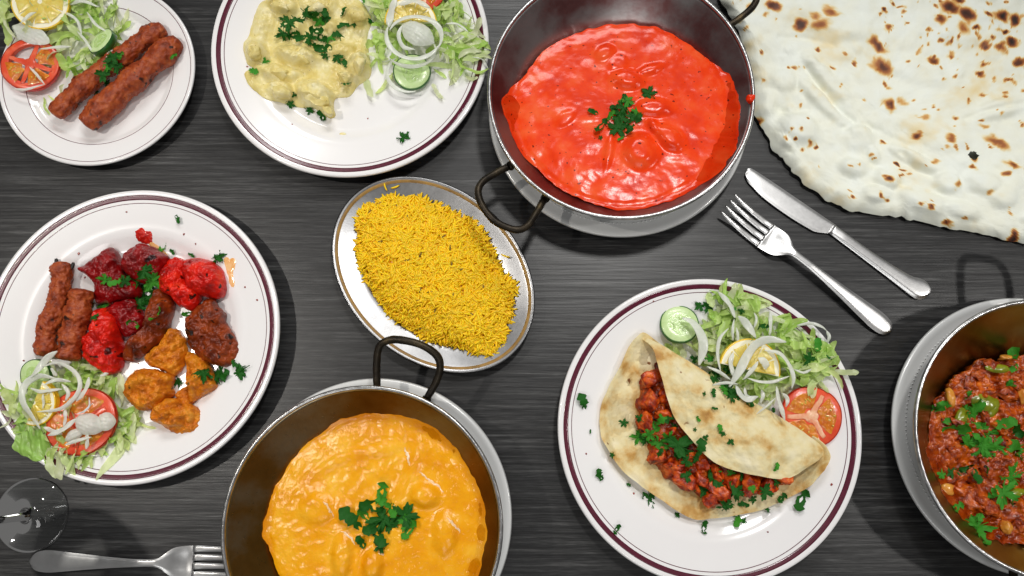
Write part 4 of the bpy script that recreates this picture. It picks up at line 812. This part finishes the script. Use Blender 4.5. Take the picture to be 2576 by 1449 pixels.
for pts, w, z in ([(560, 335), (400, 310), (270, 380), (225, 500), (250, 600), (310, 690), (400, 840)], 85, .031), ([(420, 220), (560, 180), (700, 230), (790, 320), (805, 430), (740, 540), (600, 640), (370, 668)], 52, .033), ([(575, 62), (480, 130), (385, 245), (300, 330)], 85, .032), ([(305, 430), (400, 465), (500, 455), (620, 440)], 46, .032), ([(440, 400), (560, 350), (710, 365)], 50, .034), ([(890, 320), (860, 450), (760, 560)], 70, .032), ([(620, 390), (690, 480), (650, 560)], 46, .033), ([(480, 905), (620, 850), (770, 735)], 70, .031), ([(650, 1000), (760, 960), (910, 920)], 44, .031), ([(650, 640), (660, 720), (640, 810)], 52, .031), ([(770, 690), (850, 660), (925, 580)], 22, .032), ([(890, 520), (900, 600), (840, 680)], 22, .033), ([(440, 820), (530, 860), (620, 890)], 60, .030), ([(860, 860), (880, 950), (860, 1040)], 56, .029), ([(510, 230), (540, 270), (570, 310)], 50, .030), ([(660, 1140), (780, 1110), (990, 1105)], 22, .020), ([(1000, 310), (1060, 290), (1085, 285)], 40, .024), ([(430, 480), (440, 560), (430, 640)], 30, .031):
    onion('M5', pts, w, z, 'curved translucent strip of onion in the mixed grill salad', g3, arch=.001)
petal('M5', 890, 790, 140, 105, .029, 20, 'glossy white onion chunk on the tomato of the mixed grill plate, larger one', None, 11, .008)
petal('M5', 1060, 765, 85, 90, .028, 0, 'smaller white onion chunk at the tomato rim on the mixed grill plate', None, 13, .006)
petal('M5', 740, 900, 95, 55, .027, -30, 'pinkish white onion chunk lying low on the tomato of the mixed grill plate', None, 15, .005)

# --- salad on the wrap plate
lettuce('M7', [(560, 130), (640, 70), (820, 90), (960, 150), (940, 240), (1100, 290), (1290, 370), (1420, 500), (1560, 530), (1620, 680), (1640, 780), (1560, 860), (1450, 890), (1250, 910), (1100, 1030), (960, 1020), (800, 900), (600, 790), (430, 640), (290, 560), (420, 420), (460, 310), (590, 240)], 'wrap', 210, .016, 'pale green shredded lettuce under onion strips beside the folded wrap', 53, zr=.020,
        extra=[(1680, 770, 8, 220, 60, 1), (520, 140, 80, 160, 60, 0), (270, 560, 60, 200, 90, 1), (210, 560, 40, 180, 60, 3)])
leaf_piece('M7', [(610, 60), (700, 55), (840, 70), (940, 100), (985, 120), (960, 200), (930, 235), (800, 180), (690, 190), (600, 140)], .024, 'wrap', (.70, .92, .36), 'crinkled yellow-green lettuce leaf at the plate edge near the knife and fork', 15)
leaf_piece('M7', [(1430, 500), (1530, 490), (1600, 560), (1640, 640), (1600, 700), (1500, 640), (1420, 590)], .027, 'wrap', (.66, .88, .38), 'small curled light green lettuce leaf at the salad edge on the wrap plate', 19)
p = W(*cv('M7', 260, 350), .017); cucumber((p[0], p[1], .0135), clen('M7', 172), 'round cucumber slice next to the tip of the folded wrap', (math.radians(-8), math.radians(3), .8), th=.006, seed=7)
p = W(*cv('M7', 1415, 1150), .018); tomato((p[0], p[1], .0140), clen('M7', 262), 'shiny tomato slice partly beneath the folded wrap', (math.radians(3), math.radians(-6), .5), th=.006, pockets=3, seed=15, start=.55)
p = W(*cv('M7', 860, 745), .024); lemon((p[0], p[1], .0235), clen('M7', 272), 'lemon wedge buried under onion strips beside the folded wrap', (math.radians(5), math.radians(6), math.radians(-12)), th=.006, full=False, seed=9)
g4 = 'onion strips on the wrap plate'
for pts, w, z in ([(600, 60), (660, 130), (710, 200), (745, 290)], 60, .030), ([(285, 290), (370, 330), (440, 430), (465, 540), (430, 705)], 105, .028), ([(775, 275), (840, 340), (930, 465)], 85, .032), ([(1050, 235), (1055, 330), (1050, 445)], 44, .032), ([(695, 895), (780, 760), (850, 620), (930, 520), (1050, 480), (1195, 500)], 100, .036), ([(1005, 575), (1130, 600), (1210, 690), (1255, 810), (1245, 910)], 50, .034), ([(500, 715), (610, 770), (710, 835)], 36, .033), ([(850, 815), (960, 850), (1080, 850), (1225, 800)], 36, .034), ([(690, 380), (610, 470), (590, 600), (620, 770)], 40, .031), ([(730, 590), (705, 690), (745, 830)], 60, .033), ([(1110, 890), (1130, 1030), (1185, 1190)], 52, .032), ([(935, 1135), (1010, 1070), (1105, 990)], 22, .034), ([(545, 880), (660, 860), (775, 870)], 32, .035), ([(750, 880), (790, 960), (850, 1005), (950, 980)], 66, .033), ([(1290, 355), (1400, 340), (1500, 365), (1550, 400)], 36, .029), ([(1550, 400), (1565, 450), (1560, 510)], 36, .028), ([(740, 300), (720, 400), (730, 490)], 30, .031), ([(910, 240), (930, 300), (910, 380)], 30, .031), ([(820, 830), (890, 750), (950, 670)], 46, .035), ([(1160, 950), (1200, 1000), (1195, 1070)], 44, .031), ([(950, 640), (1000, 680), (1020, 740)], 80, .033), ([(760, 370), (765, 450), (775, 560)], 30, .030), ([(830, 900), (840, 970), (900, 1000)], 40, .030), ([(1260, 740), (1340, 770), (1420, 740)], 30, .028), ([(980, 920), (985, 980), (970, 1040)], 44, .028):
    onion('M7', pts, w, z, 'curved white strip of onion in the salad beside the folded wrap', g4, arch=.002)

# ------------------------------------------------------------------ folded flatbread wrap
bo = cw('K8', [(435, 303), (375, 360), (330, 450), (290, 530), (250, 610), (232, 680), (240, 780), (270, 850), (340, 950), (430, 1020), (520, 1080), (600, 1140), (690, 1182), (760, 1178), (900, 1160), (1020, 1130), (1120, 1080), (1200, 1030), (1270, 940), (1300, 860), (1200, 765), (980, 640), (740, 490), (560, 375), (490, 330)], .0125)[:, :2]
h0, h1 = W(*cv('K8', 455, 308), .014)[:2], W(*cv('K8', 1306, 845), .016)[:2]; hd = (h1 - h0) / np.linalg.norm(h1 - h0); hn = np.array([hd[1], -hd[0]])
if np.dot(hn, W(*cv('K8', 600, 1000), .014)[:2] - h0) < 0: hn = -hn
HL = np.linalg.norm(h1 - h0)
def btop(P, t): return np.maximum(pz('wrap', P), .0085) + .0042 + .0014 * fbm(P, 201, 3, 55) + .0006 * fbm(P, 205, 3, 150) + .006 * smooth(.9, 1, t) * np.maximum(0, fbm(P, 209, 2, 30))
bread = empty('folded_wrap', (*bo.mean(0), .008), 'toasted flatbread folded over spicy orange chicken on a white plate', 'wrap')
part('bread_base', relief(jag(bo, .008, 203, 60, 200), 240, 60, btop, lambda P: np.maximum(pz('wrap', P), .008) + .0008, skirt=.985), 'bread', bread, local=False)
fo = cw('K8', [(435, 303), (490, 328), (600, 395), (740, 482), (850, 570), (980, 630), (1100, 690), (1200, 758), (1308, 845), (1292, 892), (1230, 930), (1170, 972), (1100, 990), (1000, 978), (880, 952), (770, 908), (690, 832), (610, 732), (570, 660), (540, 560), (512, 460), (490, 370), (455, 330)], .030)[:, :2]
def ftop(P, t):
    dd = (P - h0) @ hn; ss = np.clip(((P - h0) @ hd) / HL, 0, 1); env = np.clip(1 - np.abs(2 * ss - 1) ** 3.5, 0, 1) ** .6
    rise = np.sqrt(np.clip(1 - (1 - np.clip((dd + .004) / .030, 0, 1)) ** 2, 0, 1))
    z = .0155 + (.006 + .014 * env) * rise - .0035 * smooth(.03, .08, dd) + .0024 * fbm(P, 221, 3, 42) + .0009 * fbm(P, 225, 3, 130)
    return z
part('bread_flap', relief(jag(fo, .008, 223, 60, 200), 240, 60, ftop, lambda P: ftop(P, np.ones(len(P))) - .0042, skirt=.985), 'bread', bread, local=False)
fl = cw('K8', [(495, 430), (440, 520), (418, 610), (415, 720), (455, 820), (490, 900), (560, 995), (680, 1050), (760, 1105), (870, 1075), (1000, 1062), (1085, 1030), (1165, 965), (1050, 920), (850, 860), (700, 740), (600, 600), (540, 480)], .020)[:, :2]
one('spiced_filling', relief(jag(fl, .05, 231, 120, 160), 200, 50, lambda P, t: .0125 + .0095 * (1 - t ** 4) ** .6 + .0022 * fbm(P, 233, 4, 150), lambda P: np.full(len(P), .0115), skirt=1.0), 'filling', 'dark red spiced onion sauce filling the folded wrap', 'filling')
for k, (x, y, r, h) in enumerate([(485, 520, 48, 0), (485, 615, 58, 1), (455, 722, 44, 1), (545, 690, 42, 0), (565, 775, 40, 0), (515, 875, 45, 1), (590, 830, 42, 0), (600, 935, 48, 0), (650, 1005, 52, 0), (715, 915, 48, 0), (805, 1045, 58, 1), (800, 965, 42, 0), (880, 1000, 42, 0), (950, 1005, 56, 1), (1040, 1015, 46, 1), (1120, 985, 38, 1), (775, 1090, 38, 1), (550, 590, 40, 0), (650, 890, 38, 1), (720, 1000, 36, 0)]):
    p = W(*cv('K8', x, y), .024); r_ = clen('K8', r); one('chicken_piece', blob((p[0], p[1], .0205), (r_ * 1.35, r_ * 1.0, .0085), 300 + k, .22, 2.2, 4, random.uniform(0, 3), cuts=9), 'orange_chicken', 'chunk of orange spiced chicken spilling from the folded wrap', 'chicken', 'chicken chunks in the wrap')

# ------------------------------------------------------------------ pieces in the chunky masala
for k, (x, y, rx, ry, a) in enumerate([(715, 450, 62, 22, 5), (650, 615, 62, 40, 10), (535, 690, 30, 55, 20), (800, 1050, 50, 22, -10), (695, 640, 26, 46, 20)]):
    o = cw('M1', [(x + rx * math.cos(t) * math.cos(math.radians(a)) - ry * math.sin(t) * math.sin(math.radians(a)), y + rx * math.cos(t) * math.sin(math.radians(a)) + ry * math.sin(t) * math.cos(math.radians(a))) for t in np.linspace(0, 6.28, 13)[:-1]], .042)[:, :2]
    zz = .0408 + .001 * (k % 2)
    one('pepper_piece', relief(jag(o, .08, 400 + k, 120, 80), 90, 18, lambda P, t: zz + .0022 * (1 - t ** 3) + .0012 * fbm(P, 410 + k, 2, 90), lambda P: np.full(len(P), zz - .002)), 'pepper', 'glossy olive-green piece of pepper in the chunky masala', 'pepper', 'green pepper in the masala')
for k, (x, y, rx, ry) in enumerate([(485, 592, 24, 46), (832, 582, 24, 48), (468, 1030, 36, 34), (757, 1212, 30, 36), (748, 398, 30, 16)]):
    p = W(*cv('M1', x, y), .040); one('garlic_clove', blob((p[0], p[1], .0388), (clen('M1', rx), clen('M1', ry), .0055), 430 + k, .22, 1.6, 3, cuts=5), 'garlic', 'smooth pale golden garlic clove half sunk in the chunky masala', 'garlic', 'garlic cloves in the masala')
for k in range(34):
    a, r = rng.uniform(0, 6.28), rng.uniform(0, 1) ** .5 * .074; q = c_mas[:2] + np.array([-.004, .0]) + r * np.array([math.cos(a), math.sin(a)])
    s_ = rng.uniform(.004, .009); one('masala_chunk', blob((q[0], q[1], .0398), (s_ * 1.2, s_ * .8, s_ * .6), 450 + k, .25, 2.2, 4, a * 3, cuts=8), 'filling', 'soft lump of onion and meat in the chunky masala', 'food', 'lumps in the masala')

# ------------------------------------------------------------------ coriander
def leaf_mesh(seed, strip=False):
    R = np.random.default_rng(seed)
    if strip:
        n = 12; s = np.linspace(-.5, .5, n); bend = R.normal() * .9; ang = bend * s * 2; xy = np.cumsum(np.c_[np.cos(ang), np.sin(ang)] / n, 0); xy -= xy.mean(0)
        sd = np.c_[-np.sin(ang), np.cos(ang)]; w = .21 * (1 + .30 * R.normal(size=n)) * np.clip(1.25 - (2 * np.abs(s)) ** 3, .3, 1); z = .10 * np.sin(s * 5 + R.uniform(0, 6))
        V = [np.c_[xy + sd * (a * w)[:, None], z + .10 * a * a] for a in (-1, 0, 1)]; V = np.stack(V, 1).reshape(-1, 3)
        Fc = [(3 * i + j, 3 * i + j + 1, 3 * i + 4 + j, 3 * i + 3 + j) for i in range(n - 1) for j in range(2)]
        return V, Fc
    n = 96; th = np.linspace(-np.pi, np.pi, n, endpoint=False); nl = R.integers(3, 6); ph = R.uniform(-.2, .2)
    lob = np.abs(np.cos(th * nl / 2 + ph)) ** .9; teeth = .5 + .5 * np.sin(th * nl * 3.5 + 1)
    r = (.20 + .30 * lob + .15 * teeth * lob) * (1 + .12 * R.normal()) * (1 - .62 * np.exp(-((np.abs(th) - np.pi) / .35) ** 2)) * (1 + .15 * fbm(np.c_[np.cos(th), np.sin(th), th * 0], seed, 2, 1.5))
    V = [np.zeros((1, 3))]
    for t in (.35, .7, 1):
        x, y = r * t * np.cos(th), r * t * np.sin(th); V.append(np.c_[x, y, .22 * x * R.normal() * .3 + .30 * (y * y) * R.uniform(-.6, 1.2) + .13 * fbm(np.c_[x, y], seed + 2, 3, 5) * t])
    V = np.concatenate(V); Fc = [(0, 1 + j, 1 + (j + 1) % n) for j in range(n)]
    for i in range(2):
        a, b = 1 + i * n, 1 + (i + 1) * n; Fc += [(a + j, b + j, b + (j + 1) % n, a + (j + 1) % n) for j in range(n)]
    s = np.linspace(0, 1, 6); q = np.c_[-s * .5, .06 * s * s, .03 * s]; st = tube(q, .022, 5)
    return join([(V, Fc), st])
LEAF = [mesh('coriander_leaf', *leaf_mesh(k), 'coriander') for k in range(14)]; LEAFL = [mesh('coriander_leaf', *leaf_mesh(k), 'coriander_light') for k in range(14)]
STRIP = [mesh('coriander_strip', *leaf_mesh(40 + k, True), 'coriander') for k in range(6)]; STRIPL = [mesh('coriander_strip', *leaf_mesh(40 + k, True), 'coriander_light') for k in range(6)]
bpy.context.view_layer.update(); DG = bpy.context.evaluated_depsgraph_get()
def on_surface(px, py):
    ok, loc, nor, *_ = S.ray_cast(DG, Vector(CAM), Vector(ray_dir(px, py))); return np.array(loc)
for k, pts in enumerate([[(640, 1000), (675, 1040), (705, 1095)], [(750, 1180), (800, 1215), (835, 1260)], [(1130, 685), (1145, 730), (1165, 785)], [(1215, 830), (1290, 890), (1365, 945)], [(1385, 1100), (1420, 1145), (1455, 1190)], [(975, 1315), (1010, 1325)]]):
    q = crom(np.array([cv('K7', *a) for a in pts]), 26); q = q + 1.6 * np.c_[fbm(q, k, 3, .12), fbm(q, k + 50, 3, .12)] * 1.8; st = np.linspace(0, 1, 26)
    p = np.array([on_surface(*a) for a in q]); p[:, 2] += .0001
    one('cream_streak', tube(p, .0011 * np.sin(np.pi * np.clip(st, .04, .96)) ** .6 * (1 + .6 * fbm(p, k + 9, 3, 500)), 8, .35), 'cream', 'thin pale cream streak floating on the yellow curry', 'cream', 'cream streaks on the yellow curry')
def coriander(crop, lst, where, group, light=False, lift=.0008):
    for it in lst:
        x, y, size = it[:3]; kind = it[3] if len(it) > 3 else 'l'; yaw = math.radians(-it[4]) if len(it) > 4 else random.uniform(0, 6.28)
        px, py = cv(crop, x, y); d = ray_dir(px, py); ok, loc, nor, *_ = S.ray_cast(DG, Vector(CAM), Vector(d))
        if not ok: continue
        if nor.z < 0: nor = -nor
        lt = light if not isinstance(light, float) else random.random() < light
        bank = (LEAFL if lt else LEAF) if kind == 'l' else (STRIPL if lt else STRIP)
        o = bpy.data.objects.new('coriander_leaf', random.choice(bank)); COL.objects.link(o)
        n = (nor * .5 + Vector((0, 0, .5)) + Vector((random.gauss(0, .13), random.gauss(0, .13), 0))).normalized()
        sc = clen(crop, size) * (1.04 if kind == 'l' else .98)
        o.matrix_world = Matrix.Translation(loc + n * (lift + .03 * sc)) @ n.to_track_quat('Z', 'Y').to_matrix().to_4x4() @ Matrix.Rotation(yaw, 4, 'Z') @ Matrix.Diagonal((sc * random.uniform(.85, 1.15), sc * random.uniform(.75, 1.1), sc * random.uniform(.8, 1.6), 1))
        tag(o, ('chopped strip of green coriander ' if kind != 'l' else 'small green coriander leaf ') + where, 'coriander', group + (' strips' if kind != 'l' else ''))
coriander('K1', [(850, 620, 110), (900, 560, 110), (960, 540, 110), (930, 480, 110), (1000, 460, 90, 's', -30), (830, 700, 100, 's', 60), (880, 690, 90), (1440, 470, 80, 's', 0), (795, 765, 45)], 'between the two kebabs on the side plate', 'coriander on the side plate', .3)
coriander('K2', [(680, 200, 170), (640, 270, 130), (740, 170, 150), (820, 105, 130), (920, 110, 170), (980, 150, 90), (930, 170, 120), (710, 280, 140, 's', 20), (770, 320, 120, 's', 60), (900, 250, 150, 's', 40), (950, 300, 120, 's', 30), (1000, 310, 80), (850, 310, 110), (835, 355, 90, 's', -10), (960, 385, 160, 's', 15), (890, 390, 80, 's', -40), (1075, 300, 130, 's', 70), (1120, 215, 130, 's', 80), (1130, 100, 120, 's', 50), (1200, 200, 70), (1070, 460, 120), (965, 455, 80), (1135, 520, 110, 's', -55), (1140, 680, 80, 'l'), (480, 500, 70), (395, 575, 110, 's', -20), (690, 835, 75), (625, 160, 90, 's', 75), (715, 765, 40), (1330, 180, 80, 's', 80), (1280, 10, 80, 's', 20)], 'on the pale korma', 'coriander on the korma', .12)
coriander('K2', [(840, 890, 110), (935, 940, 110, 's', -60), (1600, 1110, 100)], 'on the bare china just outside the korma', 'coriander beside the korma', False)
coriander('K3', [(905, 640, 110), (850, 660, 90, 's', 70), (930, 600, 90), (960, 690, 110), (890, 700, 90), (870, 760, 90), (940, 780, 110, 's', 30), (1000, 700, 90, 's', -20), (920, 740, 80), (980, 660, 80), (830, 690, 80, 's', 60), (905, 590, 60, 's', 80), (1055, 555, 120), (725, 665, 70, 's', 70), (775, 755, 110, 's', -35), (890, 825, 50, 's', 70), (770, 815, 30)], 'on the smooth red curry', 'coriander on the red curry', .35)
coriander('K7', [(1000, 950, 140, 's', 60), (1005, 1010, 130, 's', 80), (930, 1040, 150, 's', -40), (890, 1090, 110, 's', -60), (1000, 1110, 140), (1040, 1130, 90), (1060, 1060, 90, 's', 50), (1130, 1090, 120), (1165, 1170, 130, 's', 60), (1140, 1130, 80), (945, 1165, 140, 's', 25), (985, 1220, 130, 's', 80), (870, 1245, 90, 's', 5), (805, 1105, 170, 's', -50), (985, 1270, 70)], 'on the orange-yellow curry', 'coriander on the yellow curry', .25)
coriander('M1', [(790, 395, 110, 's', -30), (770, 440, 80, 's', 0), (590, 670, 110), (510, 735, 130, 's', -60), (430, 635, 110, 's', 55), (455, 700, 70, 's', 60), (575, 580, 60, 's', 20), (640, 740, 90), (560, 810, 90), (640, 830, 100), (690, 820, 70), (600, 790, 80, 's', -60), (740, 715, 120, 's', 50), (800, 750, 120, 's', -60), (760, 840, 110, 's', 60), (810, 855, 80), (550, 925, 90, 's', -60), (438, 962, 46), (490, 955, 52), (600, 970, 90, 's', -10), (770, 975, 80), (735, 1050, 110), (770, 1090, 70, 's', 50), (690, 1040, 60, 's', 20), (610, 1215, 110), (600, 1165, 80, 's', -30), (630, 1260, 90, 's', 40), (512, 1120, 70, 's', -60), (770, 522, 46), (460, 625, 60, 's', 70), (560, 650, 70), (790, 920, 40), (650, 945, 50, 's', -20)], 'on the chunky masala', 'coriander on the masala', .75)
coriander('K5', [(500, 452, 60), (550, 467, 70, 's', 10), (590, 460, 60), (640, 455, 75), (690, 410, 90), (720, 455, 95), (700, 490, 70), (690, 540, 110), (665, 575, 70), (640, 655, 75, 's', 20), (750, 622, 95, 's', -20), (440, 555, 70, 's', 60), (895, 615, 60, 's', -60), (450, 632, 40)], 'on the meat of the mixed grill', 'coriander on the mixed grill meat', .55)
coriander('K5', [(1040, 345, 70), (775, 305, 70, 's', 55), (822, 318, 45, 's', 20), (912, 335, 45, 's', 0), (848, 165, 60, 's', -5), (965, 900, 100), (1050, 905, 110), (1145, 890, 110), (845, 935, 95), (1120, 850, 60, 's', 70), (500, 575, 45)], 'beside the meat on the mixed grill plate', 'coriander on the mixed grill plate', .3)
coriander('K8', [(150, 620, 90, 's', -60), (235, 970, 70, 's', 40), (315, 1225, 55, 's', 10), (290, 875, 34), (190, 765, 22, 's', 40), (370, 1018, 28, 's', -50), (470, 1080, 60), (600, 1160, 44), (725, 1220, 80, 's', 55), (880, 1180, 85, 's', -60), (915, 1190, 28), (1030, 1137, 45, 's', -10), (1190, 1090, 110, 's', 5), (1095, 1085, 70, 's', -50)], 'on the bare china around the folded wrap', 'coriander around the wrap', .1)
coriander('K8', [(350, 725, 45), (780, 655, 34, 's', 70), (700, 705, 34, 's', 60), (800, 752, 44, 's', 5), (820, 775, 36), (855, 812, 34), (1065, 930, 50, 's', -15), (705, 835, 95, 's', -40), (730, 585, 18), (685, 755, 20), (735, 795, 24)], 'on the pale bread of the folded wrap', 'coriander on the wrap bread', .3)
coriander('K8', [(420, 790, 70), (450, 800, 60), (520, 820, 80), (520, 700, 80, 's', -45), (500, 740, 60, 's', -40), (425, 700, 50), (560, 790, 70), (610, 830, 90), (630, 860, 80), (600, 880, 60, 's', -70), (520, 865, 70, 's', -70), (645, 905, 50), (660, 915, 40), (645, 975, 50), (730, 1040, 80), (760, 960, 90), (770, 990, 70), (870, 1035, 90, 's', -40), (880, 1050, 60), (830, 1110, 70), (915, 1110, 60, 's', -50), (960, 1035, 50), (1020, 1050, 55), (1070, 1005, 50), (800, 1015, 40), (560, 700, 40), (690, 890, 60), (470, 780, 60), (590, 740, 40), (855, 960, 40), (905, 975, 50), (960, 1085, 36)], 'in the filling of the folded wrap', 'coriander in the wrap filling', .35)
coriander('M7', [(430, 185, 110), (510, 190, 90), (805, 225, 70), (745, 210, 40), (1000, 362, 110, 's', 5), (960, 375, 70, 's', 0), (1385, 650, 120), (1470, 530, 120, 's', -35), (650, 700, 110), (680, 760, 100), (560, 770, 100), (560, 840, 110), (520, 650, 80), (690, 920, 130), (640, 920, 90), (720, 970, 110), (850, 1030, 120, 's', 30), (1075, 1105, 70, 's', 0), (390, 655, 70), (560, 950, 80, 's', 75), (600, 800, 80), (1570, 640, 60, 's', 70)], 'in the salad beside the folded wrap', 'coriander in the wrap plate salad', .25)

for crop, key, pts in (('K5', 'platter', [(610, 133), (875, 235), (372, 325), (115, 835), (640, 845), (1168, 487), (1228, 550), (385, 432), (930, 280)]), ('K8', 'wrap', [(485, 152), (330, 600), (400, 1060), (1030, 1240), (1325, 1015), (170, 870)]), ('K2', 'korma', [(342, 540), (1300, 930), (700, 1000)])):
    for k, (x, y) in enumerate(pts):
        p = W(*cv(crop, x, y), .014); p[2] = pz(key, p[None, :2])[0] + .0002; r_ = random.uniform(.0005, .0010)
        one('spice_fleck', blob(p, (r_ * 1.4, r_, r_ * .5), k, .3, 2, 2, k), 'film', 'tiny dark red spice fleck on the bare china of the ' + {'platter': 'mixed grill plate', 'wrap': 'wrap plate', 'korma': 'korma plate'}[key], 'food', 'spice flecks on the ' + key + ' plate')
